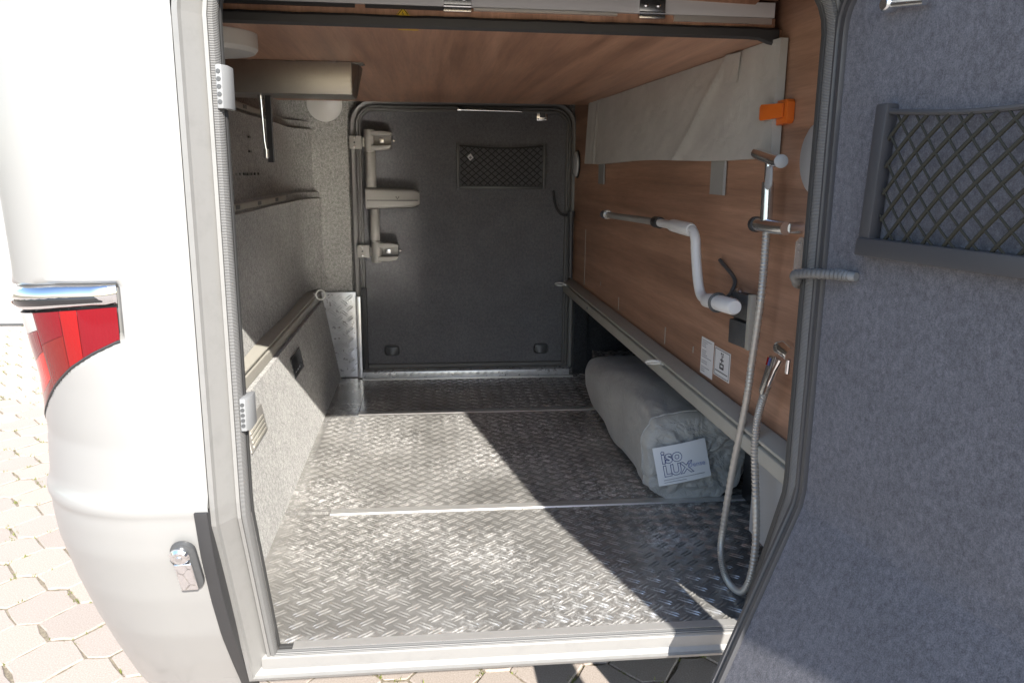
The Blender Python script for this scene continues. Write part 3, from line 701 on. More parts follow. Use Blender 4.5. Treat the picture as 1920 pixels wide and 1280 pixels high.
# ---- far garage door
fd = root('garage_door', 'closed far garage door lined with dark charcoal carpet', 'door', 'garage doors')
of = rrect(.002, .966, .036, 1.226, .085, .012)
pf = densify([(x, 2.14, z) for x, z in of], .04)
SF = -SD if False else (1 if Vector((0,-1,0)).cross(Vector((1,0,0))).z < 0 else -1)
MB().sweep(pf, [(SF*a, b) for a, b in ((.0,-.02),(.0,.012),(-.005,.017),(-.010,.012),(-.013,.012),(-.018,.019),(-.024,.019),(-.028,.008),(-.028,-.02))], (0,-1,0)).build('door_rim', 'rim_far', fd, smooth=True)
MB().sweep(pf, [(SF*a, b) for a, b in ((.026,-.022),(.026,.004),(.018,.010),(.008,.006),(.0005,.008),(.0005,-.022))], (0,-1,0)).build('door_frame', 'rim_far', fd, smooth=True)
ci = rrect(.029, .939, .063, 1.199, .06, .01)
MB().prism([(x, 2.134, z) for x, z in ci], (0,.02,0)).build('carpet_lining', 'carpet_far', fd)
MB().bx(.008,.032,2.108,2.1335,.04,.42).build('edge_block', 'rubber', fd, bevel=.003)
pk2 = empty('net_pocket'); pk2.parent = fd
MB().bx(.444,.458,2.116,2.1335,.868,1.068).build('frame_bar', 'dark_grey', pk2, bevel=.002)
MB().bx(.834,.848,2.116,2.1335,.868,1.066).build('frame_bar', 'dark_grey', pk2, bevel=.002)
MB().bx(.4585,.8335,2.116,2.1335,.866,.880).build('frame_bar', 'dark_grey', pk2, bevel=.002)
def fnet(x, z):
    b_ = .012*math.sin(math.pi*min(1,max(0,x/.375)))
    return Vector((.4585+x, 2.122-b_, .882+z-.010*math.sin(math.pi*min(1,max(0,x/.375)))*z/.17))
net(fnet, .375, .172, .0345, .0022, 1.15).build('net', 'cord', pk2, smooth=True)
MB().tube([fnet(.375*k/20, .174) for k in range(21)], .0036, 8).build('elastic_edge', 'cord', pk2, smooth=True)
MB().prism([(.492,2.108,1.008),(.505,2.108,.990),(.521,2.108,1.004),(.507,2.108,1.022)], (0,.0015,0)).build('tag', 'paper', pk2)
MB().prism([(.500,2.1075,1.004),(.506,2.1075,.997),(.513,2.1075,1.003),(.507,2.1075,1.011)], (0,.0004,0)).build('tag_print', 'ink_grey', pk2)
for x in (.140, .839):
    cu_ = empty('cup_handle'); cu_.parent = fd
    MB().sweep(densify([(xx, 2.1335, zz_) for xx, zz_ in rrect(x-.036, x+.036, .100, .150, .018)], .02), [(0,0),(0,.004),(-SF*.004,.006),(-SF*.008,.002),(-SF*.008,0)], (0,-1,0)).build('cup_rim', 'dark_grey', cu_, smooth=True)
    MB().grid(lambda a, b, x=x: Vector((x+(a-.5)*.058, 2.1332-.010*max(0,math.sin(math.pi*a))*max(0,(1-b))**.7, .106+b*.038)), 12, 8).build('cup', 'dark_grey', cu_, smooth=True)
MB().tube([(.455,2.118,1.209),(.735,2.118,1.205)], .006, 10).build('latch_rod', 'satin_chrome', fd, smooth=True)
MB().lathe((.457,2.118,1.21), (1,0,0), [(.010,-.006),(.010,.008)], 12).build('rod_guide', 'satin_chrome', fd, smooth=True)
lp = empty('latch_plate'); lp.parent = fd
MB().bx(.805,.853,2.130,2.1335,1.168,1.208).build('plate', 'satin_chrome', lp, bevel=.002)
MB().bx(.818,.842,2.122,2.1296,1.182,1.206).build('catch', 'dark_grey', lp, bevel=.002)
for x, z in ((.811,1.174),(.847,1.174),(.811,1.202),(.847,1.202)):
    MB().lathe((x,2.1298,z), (0,-1,0), [(.004,0),(.004,.001),(.002,.002)], 10).build('screw', 'chrome', lp, smooth=True)
for k, (x0, z0) in enumerate(((-.022,1.036),(-.002,.561))):
    hp = empty('hinge_plate'); hp.parent = fd
    MB().bx(x0,x0+.052,2.108,2.1215,z0,z0+.056).build('plate', 'grey_plastic', hp, bevel=.0015)
    MB().tube([(x0+.062,2.104,z0+.008),(x0+.062,2.104,z0+.048)], .008, 10).build('knuckle', 'satin_chrome', hp, smooth=True)
    for dz in (.010,.028,.046):
        MB().lathe((x0+.022,2.1078,z0+dz), (0,-1,0), [(.004,0),(.004,.001),(.002,.002)], 10).build('screw', 'dark_grey' if dz == .028 else 'chrome', hp, smooth=True)
cb_ = curve_pts([(.885,2.125,.86),(.893,2.11,.80),(.91,2.10,.765),(.935,2.10,.752),(.96,2.105,.76)], 8)
MB().tube(cb_, .006, 8).build('cable', 'rubber', fd, smooth=True)
# upright pipe beside the far door
vp = root('upright_pipe', 'dark grey upright pipe with grey cap beside the far door', 'pipe')
MB().tube([(.965,2.085,.47),(.962,2.085,.745)], .011, 12).build('pipe', 'rim', vp, smooth=True)
MB().tube([(.962,2.085,.7455),(.962,2.085,.772)], .016, 12).build('cap', 'dark_grey', vp, smooth=True)

# ---- grey folding arm on the far door
fa = root('folding_arm', 'warm grey plastic folding arm on the left side of the far door', 'arm')
def tub(x, z0, z1, r, nm, mt='grey_plastic', y=2.085):
    MB().tube([(x,y,z0),(x,y,z0+.004),(x,y,z1-.004),(x,y,z1)], [r*.93,r,r,r*.93], 22).build(nm, mt, fa, smooth=True)
def bracket(x0, z0):
    br = empty('bracket'); br.parent = fa
    MB().tube([(x0+.024,2.085,z0-.006),(x0+.024,2.085,z0+.088)], .023, 20).build('socket', 'grey_plastic', br, smooth=True)
    MB().prism([(x0+.03,2.062,z0+.062),(x0+.03,2.062,z0+.082),(x0+.085,2.062,z0+.082),(x0+.122,2.062,z0+.074),(x0+.122,2.062,z0+.062)], (0,.068,0)).build('cheek', 'grey_plastic', br, bevel=.004)
    MB().prism([(x0+.03,2.062,z0+.0),(x0+.03,2.062,z0+.022),(x0+.122,2.062,z0+.022),(x0+.112,2.062,z0+.006),(x0+.07,2.062,z0+.0)], (0,.068,0)).build('cheek', 'grey_plastic', br, bevel=.004)
    MB().bx(x0+.045,x0+.118,2.10,2.130,z0+.0225,z0+.0615).build('block', 'grey_plastic', br, bevel=.003)
    MB().bx(x0+.064,x0+.086,2.094,2.0995,z0+.032,z0+.052).build('pin', 'satin_chrome', br, bevel=.002)
    MB().lathe((x0+.128,2.120,z0+.042), (0,-1,0), [(.006,0),(.006,.004),(.003,.007)], 12).build('screw', 'satin_chrome', br, smooth=True)
bracket(.042, 1.030); bracket(.060, .548)
tub(.069, .872, 1.023, .0235, 'upper_tube'); tub(.080, .640, .778, .0215, 'lower_tube')
hb = MB()
for k in range(13):
    t = k/12; x = .045+.234*t; e = .0 if t < .85 else (t-.85)/.15
    zc = .826; hh = .047-.008*t-.012*e*e; dd = .036-.006*t-.010*e*e
    hb.v += [Vector((x, 2.092+dd*math.copysign(abs(math.cos(a))**.45, math.cos(a))*-1, zc+hh*math.copysign(abs(math.sin(a))**.35, math.sin(a)))) for a in [2*math.pi*j/28 for j in range(28)]]
hb.f = [(i*28+j, i*28+(j+1)%28, (i+1)*28+(j+1)%28, (i+1)*28+j) for i in range(12) for j in range(28)]+[tuple(reversed(range(28))), tuple(12*28+j for j in range(28))]
hb.build('arm_housing', 'grey_plastic', fa, smooth=True)
MB().bx(.05,.272,2.0555,2.058,.8155,.8185).build('seam', 'black', fa)
MB().tube([(.176,2.0555,.834),(.183,2.0545,.823),(.190,2.0555,.834)], .0016, 6).build('release_mark', 'black', fa)

# ---- under the ceiling: metal tray, strut, round lights
ty = root('metal_tray', 'brushed steel box channel fixed under the ceiling at upper left', 'bracket')
MB().bx(-.24,.122,.650,.6525,1.138,1.2185).build('front_face', 'steel', ty, bevel=.0008)
MB().bx(-.24,.122,.6527,.80,1.138,1.1405).build('bottom_face', 'steel', ty)
MB().prism([(.1225,.650,1.138),(.1225,.650,1.2185),(.140,.70,1.2185),(.140,.80,1.2185),(.1225,.80,1.1405)], (.002,0,0)).build('end_flange', 'steel', ty)
MB().bx(.1250,.155,.66,.72,1.2165,1.2185).build('fixing_tab', 'steel', ty)
for x, y in ((.137,.675),(.148,.70),(.137,.70)): MB().lathe((x,y,1.2163), (0,0,-1), [(.004,0),(.004,.001),(.002,.002)], 10).build('screw', 'chrome', ty, smooth=True)
for x in (-.13,-.02,.08): MB().bx(x-.006,x+.006,.649,.6498,1.2165,1.2192).build('weld_tab', 'chrome', ty)
gs = root('gas_strut', 'slim steel strut hanging below the metal tray on the left', 'strut')
MB().tube([(-.116,.70,1.136),(-.112,.70,1.02),(-.108,.70,.985)], .0045, 10).build('rod', 'chrome', gs, smooth=True)
MB().lathe((-.109,.70,1.000), (0,0,-1), [(.008,0),(.008,.022),(.006,.024)], 12).build('collar', 'satin_chrome', gs, smooth=True)
MB().lathe((-.116,.70,1.137), (0,0,-1), [(.008,0),(.008,.010)], 12).build('ball_end', 'satin_chrome', gs, smooth=True)
MB().bx(-.106,-.092,.703,.7055,.966,1.137).build('slot_plate', 'black', gs)
MB().bx(-.0915,-.0895,.702,.7065,.966,1.137).build('plate_edge', 'satin_chrome', gs)
rl = root('round_lamp', 'big round grey lamp on the ceiling beside the door frame', 'lamp', 'round ceiling lamps')
MB().lathe((-.135,.25,1.2195), (0,0,-1), [(.105,0),(.105,.030),(.098,.038),(.085,.040)], 40).build('lamp_body', 'grey_white', rl, smooth=True)
rl = root('round_lamp', 'small round white lamp at the far left end of the ceiling', 'lamp', 'round ceiling lamps')
MB().lathe((-.106,1.985,1.215), (0,-1,-.30), [(.072,0),(.072,.014),(.064,.020)], 36).build('lamp_body', 'grey_white', rl, smooth=True)
# left wall fittings
for z, lb_ in ((1.072, 'upper grey catch block with five holes on the left frame'), (.548, 'lower grey catch block with five holes on the left frame')):
    cbk = root('catch_block', lb_, 'catch block', 'perforated catch blocks')
    hh = .0325 if z > 1 else .028; x_ = -.004 if z > 1 else -.001; yo = -.024
    MB().prism([(x_,-.192+yo,z-hh),(x_,-.150+yo,z-hh),(x_+.009,-.140+yo,z-hh),(x_+.016,-.142+yo,z-hh),(x_+.016,-.178+yo,z-hh),(x_+.009,-.192+yo,z-hh)], (0,0,2*hh)).build('block', 'block_grey', cbk, bevel=.002)
    for k in range(5):
        MB().lathe((x_+.0045,-.1925+yo,z+hh-.010-k*(hh*2-.02)/4), (0,-1,0), [(.0034,-.002),(.0034,.0008)], 12).build('hole', 'dark_grey', cbk)
def lwp(y, z, off=0.): t = (z+.01)/.373; x = -.097+(WT+.097)*t; return Vector((x+off, y, z))
def lplate(y0, y1, z0, z1, off, th, nm, mt, par, skew=0):
    return MB().prism([lwp(y0,z0,off), lwp(y1,z0,off), lwp(y1+skew,z1,off), lwp(y0+skew,z1,off)], (th,0,.0)).build(nm, mt, par, bevel=.0008)
vg = root('vent_grille', 'small slotted grey vent grille low on the left wall', 'vent')
lplate(.46,.66,.238,.312,.0012,.004,'plate','grey_plastic',vg)
for k in range(4): lplate(.48,.64,.246+k*.012,.2525+k*.012,.0055,.0035,'slat','rail',vg)
fl_ = root('flush_catch', 'small black flush catch in the carpet of the left wall', 'catch')
lplate(1.17,1.36,.248,.318,.0012,.003,'plate','black',fl_)
for k in range(4): MB().lathe(lwp(1.20+k*.04,.266,.0045), (1,0,.2), [(.004,0),(.004,.001),(.002,.002)], 8).build('screw', 'satin_chrome', fl_)
for nm, lb_, z, x, y0, y1 in (('metal_strip','thin metal strip along the lower ledge of the left wall', .842,-.224,.30,1.62), ('metal_strip','thin metal strip along the upper ledge of the left wall',1.137,-.252,.30,1.55)):
    ms = root(nm, lb_, 'strip', 'wall ledge strips')
    MB().bx(x-.006,x+.004,y0,y1,z-.009,z+.009).build('strip','rail',ms,bevel=.002)
    for y in (.5,.8,1.1,1.4): MB().bx(x+.0042,x+.0052,y,y+.05,z-.006,z+.006).build('bracket','dark_grey',ms)

# ---- right wall fittings
def W_(y, z, off=0.): return Vector((XW(y)-off, y, z))
tp = root('tarpaulin', 'folded grey beige tarpaulin hanging on the wooden wall', 'tarpaulin')
def tarp(a, b):
    y = .125+a*(1.675-.0+.05*(1-b)); z0 = .981; z = z0+(1.2185-z0)*b
    pl = 0
    pl = .004*mnoise.noise(Vector((a*7,b*2.2,1)))+.003*abs(mnoise.noise(Vector((a*16+b*5,b*3,4))))
    if a > .86: pl = .007*math.sin((a-.86)/.14*4*math.pi*2)
    if a < .3: pl += .003*math.sin(b*5+a*40)*(1-a/.3)
    fold = .010*math.exp(-((a-(.15+.19*(1-b)))/.012)**2)
    sag = .010*math.sin(math.pi*a)*(1-b)
    return W_(y, z-.004*math.sin(a*9)*(1-b), .022+pl+fold+sag*.5)
mb = MB().grid(tarp, 110, 24); nA = len(mb.v)
mb.add([W_(p.y, p.z, .004) for p in mb.v[:nA]], []); 
nu, nv = 110, 24
for i in range(nu):
    for j in (0, nv):
        a, b = i*(nv+1)+j, (i+1)*(nv+1)+j; mb.f.append((a, b, b+nA, a+nA))
for j in range(nv):
    for i in (0, nu):
        a, b = i*(nv+1)+j, i*(nv+1)+j+1; mb.f.append((a, b, b+nA, a+nA))
mb.build('folded_sheet', 'tarp', tp, smooth=True)
MB().prism([W_(.385,1.215,.0285), W_(.30,1.215,.0285), W_(.31,1.150,.0285), W_(.39,1.155,.0285)], (-.0015,0,0)).build('patch', 'tarp', tp)
for lb_, y0, y1, z0 in (('narrow grey strap tail below the tarpaulin at its far end', 1.578,1.672,.90), ('wide grey strap tail below the tarpaulin near the crank', .40,.497,.894)):
    sp = root('strap', lb_, 'strap', 'straps below the tarpaulin')
    MB().prism([W_(y0,z0,.003), W_(y1,z0,.003), W_(y1,1.0,.003), W_(y0,1.0,.003)], (-.002,0,0)).build('webbing', 'velcro', sp)
    MB().prism([W_(y0,z0,.0052), W_(y0+.010,z0,.0052), W_(y0+.010,1.0,.0052), W_(y0,1.0,.0052)], (-.001,0,0)).build('stitched_edge', 'light_grey', sp)
oc = root('orange_clip', 'bright orange plastic clip holding the tarpaulin edge', 'clip')
MB().prism([W_(.085,1.048,.001), W_(.150,1.044,.001), W_(.150,1.094,.001), W_(.085,1.096,.001), W_(.079,1.090,.001), W_(.079,1.054,.001)], (-.016,0,0)).build('base', 'orange', oc, bevel=.0015)
MB().prism([W_(.092,1.060,.018), W_(.152,1.056,.036), W_(.158,1.060,.036), W_(.158,1.084,.036), W_(.152,1.089,.036), W_(.092,1.088,.018)], (-.004,0,0)).build('tongue', 'orange', oc, bevel=.0012)
MB().lathe(W_(.090,1.074,.0118), (-1,0,0), [(.003,0),(.003,.001),(.001,.002)], 8).build('screw', 'satin_chrome', oc)
ds = root('round_vent', 'white round cover cut off by the right door frame', 'round cover', 'round wall covers')
MB().lathe(W_(-.03,.977,.0005), (-1,0,0), [(.068,0),(.068,.004),(.062,.008)], 48).build('cover', 'light_grey', ds, smooth=True)
ds = root('round_vent', 'small white round cover at the far end of the wooden wall', 'round cover', 'round wall covers')
MB().lathe(W_(2.075,.979,.0005), (-1,0,0), [(.062,0),(.062,.003),(.058,.004)], 36).build('dark_ring', 'black', ds, smooth=True)
MB().lathe(W_(2.083,.979,.0048), (-1,0,0), [(.054,0),(.054,.005),(.049,.008)], 36).build('cover', 'white_plastic', ds, smooth=True)
tabb = root('red_tab', 'tiny dark red tab on the wooden wall beside the tarpaulin', 'tab')
MB().bx(XW(1.86)-.006, XW(1.86)-.0005, 1.85, 1.875, 1.045, 1.072).build('tab', 'lens_red', tabb, bevel=.001)
# crank handle clipped to the wall
ck = root('crank_handle', 'white crank handle clipped to the wooden wall', 'crank')
OFF = .06
MB().tube([W_(1.331,.797,OFF), W_(.74,.807,OFF)], .0105, 14).build('inner_rod', 'grey_plastic', ck, smooth=True)
MB().tube([W_(1.345,.797,OFF), W_(1.30,.798,OFF)], .016, 14).build('hook_end', 'satin_chrome', ck, smooth=True)
MB().tube([W_(.755,.807,OFF), W_(.715,.807,OFF)], .0165, 16).build('collar', 'black', ck, smooth=True)
MB().tube([W_(.714,.807,OFF), W_(.62,.807,OFF)], .0115, 14).build('shaft', 'white_plastic', ck, smooth=True)
MB().tube([W_(.622,.807,OFF), W_(.615,.807,OFF), W_(.60,.807,OFF), W_(.475,.805,OFF), W_(.462,.805,OFF)], [.0125,.015,.017,.018,.015], 18).build('grip', 'white_plastic', ck, smooth=True)
MB().tube(curve_pts([W_(.480,.805,OFF), W_(.452,.803,OFF), W_(.432,.785,OFF), W_(.424,.755,OFF), W_(.405,.70,OFF), W_(.388,.668,OFF), W_(.368,.650,OFF), W_(.33,.645,OFF)], 6), .0125, 16).build('offset_tube', 'white_plastic', ck, smooth=True)
MB().tube([W_(.345,.644,OFF), W_(.335,.644,OFF), W_(.30,.648,OFF), W_(.175,.655,OFF), W_(.168,.655,OFF)], [.0125,.0165,.0185,.0185,.015], 20).build('grip', 'white_plastic', ck, smooth=True)
wc = root('spring_clip', 'dark spring clip holding the lower crank grip', 'clip')
gc = W_(.265,.650,OFF)
MB().tube([gc+Vector((math.cos(a)*.021, 0, math.sin(a)*.021)) for a in [R(20+k*320/20) for k in range(21)]], .0035, 8).build('band', 'dark_grey', wc, smooth=True)
MB().tube(curve_pts([gc+Vector((.020,0,.010)), W_(.285,.672,.02), W_(.31,.70,.004), W_(.40,.735,.006)], 6), .005, 8).build('arm', 'dark_grey', wc, smooth=True)
MB().lathe(W_(.275,.672,.004), (-1,0,0), [(.011,0),(.011,.006),(.007,.010),(.002,.011)], 16).build('screw', 'satin_chrome', wc, smooth=True)
# twin socket
sk2 = root('twin_socket', 'black twin wall socket with silver edge on the wooden wall', 'socket')
MB().prism([W_(.172,.556,.0005), W_(.290,.548,.0005), W_(.290,.672,.0005), W_(.172,.682,.0005)], (-.008,0,0)).build('back_plate', 'black', sk2, bevel=.002)
for z0, z1 in ((.617,.678),(.552,.612)):
    f = MB().prism([W_(.196,z0+.002,.0086), W_(.286,z0-.002,.0086), W_(.286,z1-.004,.0086), W_(.196,z1,.0086)], (-.012,0,0)).build('socket_cover', 'dark_grey', sk2, bevel=.003)
MB().prism([W_(.172,.554,.0086), W_(.188,.555,.0086), W_(.188,.680,.0086), W_(.172,.682,.0086)], (-.014,0,0)).build('side_trim', 'rail', sk2, bevel=.0015)
# stickers
s1 = root('paper_sticker', 'narrow white text sticker low on the wooden wall', 'sticker', 'wall stickers')
MB().prism([W_(.500,.421,.0004), W_(.416,.421,.0004), W_(.416,.520,.0004), W_(.500,.520,.0004)], (-.0006,0,0)).build('paper', 'paper', s1)
for k in range(16):
    if k in (4,9,12): continue
    L_ = random.uniform(.3,.95); y0 = .494; mb = MB().prism([W_(y0,.512-k*.0055,.0011), W_(y0-.072*L_,.512-k*.0055,.0011), W_(y0-.072*L_,.5137-k*.0055,.0011), W_(y0,.5137-k*.0055,.0011)], (-.0002,0,0)).build('text_line', 'ink_grey', s1)
s2 = root('paper_sticker', 'white pictogram sticker with black symbols on the wooden wall', 'sticker', 'wall stickers')
MB().prism([W_(.408,.440,.0004), W_(.309,.440,.0004), W_(.309,.514,.0004), W_(.408,.514,.0004)], (-.0006,0,0)).build('paper', 'paper', s2)
pm = MB()
def pb(y0, y1, z0, z1, o=pm): o.prism([W_(y0,z0,.0011), W_(y1,z0,.0011), W_(y1,z1,.0011), W_(y0,z1,.0011)], (-.0002,0,0))
for y0, y1, z0, z1 in ((.404,.402,.443,.511),(.315,.313,.443,.511),(.401,.316,.443,.4445),(.401,.316,.5095,.511),(.398,.320,.4535,.456),
    (.372,.346,.463,.468),(.372,.346,.474,.478),(.372,.366,.468,.474),(.352,.346,.468,.474),(.362,.356,.480,.494),(.370,.348,.485,.488),(.363,.350,.4955,.498),(.367,.361,.500,.505),(.357,.351,.500,.505)): pb(y0,y1,z0,z1)
pm.build('pictogram', 'ink', s2)
# shower set
sh_ = root('shower_set', 'chrome outdoor shower with long metal hose on the wooden wall', 'shower')
def cyl(P, Q, r, nm, mt, par, n=16): return MB().tube([P, Q], r, n).build(nm, mt, par, smooth=True, bevel=0)
hs = empty('hand_shower'); hs.parent = sh_
MB().tube([W_(.150,.990,.045), W_(.13,.986,.045), W_(.05,.972,.045), W_(.035,.970,.045)], [.0105,.012,.012,.010], 18).build('spray_head', 'satin_chrome', hs, smooth=True)
MB().lathe(W_(.032,.972,.045), (-.3,-1,0), [(.0135,-.004),(.0135,.005),(.009,.007)], 20).build('spray_rim', 'light_grey', hs, smooth=True)
MB().prism([W_(.055,.962,.058), W_(.035,.962,.058), W_(.032,.925,.058), W_(.040,.916,.058), W_(.052,.916,.058), W_(.059,.925,.058)], (-.006,0,0)).build('trigger', 'light_grey', hs, bevel=.003)
MB().tube([W_(.085,.975,.045), W_(.083,.935,.045), W_(.082,.930,.045), W_(.078,.852,.045)], [.0075,.0075,.012,.0125], 16).build('handle', 'satin_chrome', hs, smooth=True)
wb = empty('wall_bracket'); wb.parent = sh_
MB().tube([W_(.115,.842,.045), W_(.02,.842,.045), W_(.00,.842,.040)], [.0145,.0145,.0135], 18).build('cradle', 'satin_chrome', wb, smooth=True)
MB().tube([W_(.130,.8415,.045), W_(.1155,.842,.045)], .0165, 16).build('cap', 'rubber', wb, smooth=True)
MB().tube([W_(.01,.842,.03), W_(.01,.842,.0)], .012, 14).build('arm', 'satin_chrome', wb, smooth=True)
hp_ = curve_pts([W_(.072,.838,.045), W_(.070,.76,.046), W_(.070,.68,.048), W_(.085,.55,.05), W_(.10,.45,.05), W_(.140,.28,.052), W_(.172,.13,.05), W_(.178,.06,.05), W_(.150,.018,.05), W_(.100,.009,.05), W_(.045,.030,.05), W_(.012,.09,.05), W_(.004,.18,.05), W_(.022,.28,.05), W_(.040,.36,.05), W_(.040,.43,.05), W_(.020,.49,.05), W_(.004,.53,.047)], 30)
MB().tube(hp_, [.0079+.0008*(k%3-1) for k in range(len(hp_))], 12).build('hose', 'hose', sh_, smooth=True)
tpp = empty('mixer_tap'); tpp.parent = sh_
MB().tube([W_(.006,.522,.048), W_(-.012,.560,.046), W_(-.020,.582,.040)], [.009,.011,.012], 14).build('hose_nut', 'chrome', tpp, smooth=True)
MB().tube([W_(-.012,.602,.038), W_(-.036,.606,.038), W_(-.062,.598,.036)], [.015,.018,.016], 18).build('tap_body', 'chrome', tpp, smooth=True)
MB().lathe(W_(-.036,.602,.0), (-1,0,0), [(.026,0),(.026,.008),(.016,.014),(.014,.03)], 24).build('rosette', 'chrome', tpp, smooth=True)
MB().prism([W_(-.022,.590,.058), W_(-.042,.590,.058), W_(-.030,.512,.070), W_(-.024,.506,.070), W_(-.016,.508,.070), W_(-.012,.516,.070)], (-.007,0,0)).build('lever', 'satin_chrome', tpp, bevel=.003)
MB().prism([W_(-.028,.586,.0665), W_(-.034,.586,.0665), W_(-.033,.570,.069), W_(-.027,.570,.069)], (-.0004,0,0)).build('cold_mark', 'ink_blue', tpp)
MB().prism([W_(-.020,.586,.0665), W_(-.026,.586,.0665), W_(-.025,.570,.069), W_(-.019,.570,.069)], (-.0004,0,0)).build('hot_mark', 'lens_red', tpp)
MB().tube([W_(-.058,.588,.04), W_(-.056,.560,.04)], .006, 10).build('outlet', 'chrome', tpp, smooth=True)
hk = root('shower_holder', 'small clear plastic holder below the shower bracket', 'holder')
pts = [(-.006,.815),(.018,.735),(.050,.738),(.028,.81),(.018,.822),(.004,.824)]
MB().prism([W_(y,z,.003) for y, z in ((-.012,.735),(.026,.735),(.020,.812),(.008,.824),(-.006,.824),(-.014,.812))], (-.003,0,0)).build('plate', 'clear', hk, bevel=.0008)
MB().prism([W_(y,z,.0065) for y, z in ((-.010,.736),(-.006,.736),(-.002,.815),(-.006,.818))], (-.012,0,0)).build('side', 'clear', hk)
for z in (.812,.798): MB().lathe(W_(.004,z,.0065), (-1,0,0), [(.004,0),(.004,.001),(.002,.002)], 10).build('screw', 'chrome', hk)

# ---- warning sticker on the bed edge
wsn = root('warning_sticker', 'yellow triangular warning sticker on the ceiling edge', 'sticker')
def cw(x, z, y): return cf(x, y, z)
MB().prism([cw(.258,1.2435,.0028), cw(.286,1.2435,.0028), cw(.272,1.2605,.0028)], (0,-.0006,0)).build('triangle', 'yellow', wsn)
tm = MB()
for P, Q in (((.262,1.2455),(.272,1.2575)),((.282,1.2455),(.272,1.2575))):
    a, b = Vector(cw(P[0],P[1],.0019)), Vector(cw(Q[0],Q[1],.0019)); tm.tube([a, b], .0007, 4)
tm.tube([cw(.272,1.2515,.0019), cw(.270,1.2475,.0019), cw(.273,1.2475,.0019), cw(.2715,1.2445,.0019)], .0006, 4)
tm.build('symbol', 'ink', wsn)
MB().prism([(.262,.150,1.2196),(.302,.150,1.2196),(.300,.158,1.2196),(.262,.156,1.2196)], (0,0,-.0005)).build('lower_flap', 'yellow', wsn)

# ---- silver grey bag lying on the floor
bg_ = root('storage_bag', 'long silver grey fabric bag with paper label lying on the floor', 'bag')
BY0, BY1 = .615, 1.72
def bagsec(t):      # t 0 front .. 1 back : centre x, half width, height
    cx = 1.090+.030*t; hw = .158+.012*math.sin(math.pi*t); h = .262+.022*math.sin(math.pi*min(1,t*1.5))-.075*t*t
    e = min(1, t/.035, (1-t)/.10); e = math.sqrt(max(0, 1-(1-e)**2)); k = .80+.20*e
    return cx, hw*k, h*(.84+.16*e)
rb_ = random.Random(5)
def bagpt(t, a):
    cx, hw, h = bagsec(t); c_, s_ = math.cos(a), math.sin(a); ex = .58
    x = hw*math.copysign(abs(c_)**ex, c_); z = h/2*math.copysign(abs(s_)**ex, s_)
    wob = .003*math.sin(a*3+t*7)+.0015*math.sin(a*7-t*15)+.002*math.sin(t*17+a*2)
    fr = max(0, 1-t/.22)          # gathers near the front end
    wob += fr*(.0025*math.sin(a*9+t*8)+.0018*math.sin(a*19+1))
    wob += .0035*mnoise.noise(Vector((a*2.2, t*10, 3)))+fr*.006*mnoise.noise(Vector((math.cos(a)*4, t*26, math.sin(a)*4)))
    rr_ = 1+wob/.15
    return Vector((cx+x*rr_, BY0+(BY1-BY0)*t, max(.003, h/2+.004+z*rr_)))
na, nt_ = 96, 90
mb = MB(); ts = [(.5-.5*math.cos(math.pi*k/nt_))*.985+.0075 for k in range(nt_+1)]
for t in ts:
    for j in range(na): mb.v.append(bagpt(t, 2*math.pi*j/na))
mb.f = [(i*na+j, i*na+(j+1)%na, (i+1)*na+(j+1)%na, (i+1)*na+j) for i in range(nt_) for j in range(na)]
k0 = len(mb.v); cbk_ = Vector((1.1, BY1-.004, .14)); mb.v.append(cbk_); mb.f += [(nt_*na+j, nt_*na+(j+1)%na, k0) for j in range(na)]
mb.build('bag_body', 'bag', bg_, smooth=True)
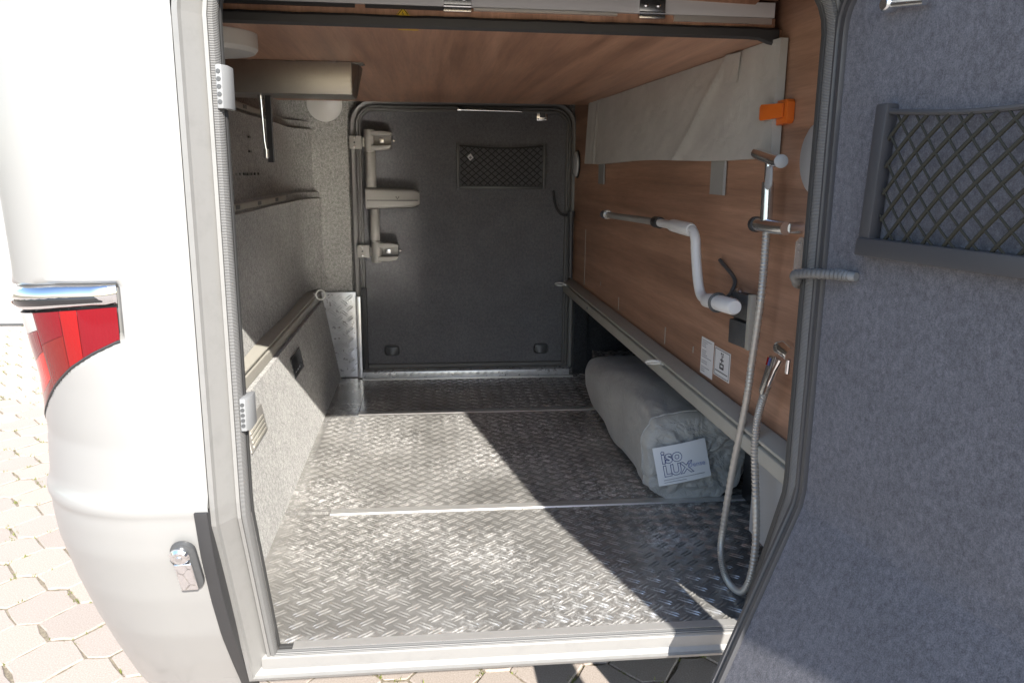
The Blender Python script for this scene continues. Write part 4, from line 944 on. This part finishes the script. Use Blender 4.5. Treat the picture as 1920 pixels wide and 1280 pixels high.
# front end cap, slightly bulged and creased
mb = MB(); nr = 22; cx, hw, h = bagsec(ts[0])
def capy(r, a):
    return BY0+.0085-.022*math.cos(r*math.pi/2)**.8-(.006*math.sin(a*7+r*6)+.004*math.sin(a*13-r*4)+.004*math.sin(a*3+r*11)+.014*mnoise.noise(Vector((r*math.cos(a)*5, r*math.sin(a)*7, 1)))+.008*abs(mnoise.noise(Vector((r*math.cos(a)*11, r*math.sin(a)*6, 5)))))*r*(1-r)*2.6
for i in range(nr+1):
    r = i/nr
    for j in range(na):
        a = 2*math.pi*j/na; p = bagpt(ts[0], a); c0 = Vector((cx, 0, h/2+.004)); q = c0+(Vector((p.x,0,p.z))-c0)*r
        mb.v.append(Vector((q.x, capy(r, a), q.z)))
mb.f = [(i*na+j, i*na+(j+1)%na, (i+1)*na+(j+1)%na, (i+1)*na+j) for i in range(nr) for j in range(na)]
mb.build('end_panel', 'bag_end', bg_, smooth=True)
# sewn seam round the front end
MB().tube([bagpt(.03, 2*math.pi*j/na)+Vector((0,-.002,0)) for j in range(na+1)], .0028, 6, caps=False).build('seam', 'bag_end', bg_, smooth=True)
# label
lbl = empty('label_sheet'); lbl.parent = bg_; lbl['label'] = 'white paper label printed with blue outlined letters'
O = Vector((.968,.578,.062)); EX = Vector((.152,-.004,.030)); EZ = Vector((-.023,.010,.112)); exn = EX.normalized(); ezn = (EZ-exn*EZ.dot(exn)).normalized()
def lp_(a, b): return O+EX*a+EZ*b+Vector((0,-.005*math.sin(math.pi*a),0))
mb = MB().grid(lp_, 14, 2); nA = len(mb.v); mb.v += [p+Vector((0,.0012,0)) for p in mb.v[:nA]]; mb.f += [tuple(i+nA for i in reversed(f)) for f in mb.f[:]]
mb.build('paper', 'paper', lbl, smooth=True)
nrm = exn.cross(ezn); nrm = -nrm if nrm.y > 0 else nrm
def lt_(body, size, a, b, mt, outline=0, nm='lettering'):
    return text(nm, body, mt, lbl, size, lp_(a, b)+nrm*.0045, exn, ezn, .0002, outline)
lt_('iso', .052, .12, .58, 'ink_blue', .0008); lt_('LUX', .044, .12, .24, 'ink_blue', .0008)
lt_('Dense', .020, .58, .36, 'ink_blue_pale')
lm = MB()
for k, (a0, a1) in enumerate(((.10,.88),(.10,.52))):
    b_ = .13-k*.06; A_, B_ = lp_(a0,b_)+nrm*.004, lp_(a1,b_)+nrm*.004; lm.prism([A_, B_, B_+ezn*.0016, A_+ezn*.0016], nrm*.0002)
lm.build('small_print', 'ink_grey', lbl)

# black pad on the floor in the right corner behind the hose
bp_ = root('black_block', 'black block on the floor behind the shower hose', 'block')
MB().prism([(1.235,.30,.002),(1.235,.62,.002),(1.235,.62,.17),(1.235,.30,.10)], (.22,0,0)).build('block', 'black', bp_, bevel=.004)
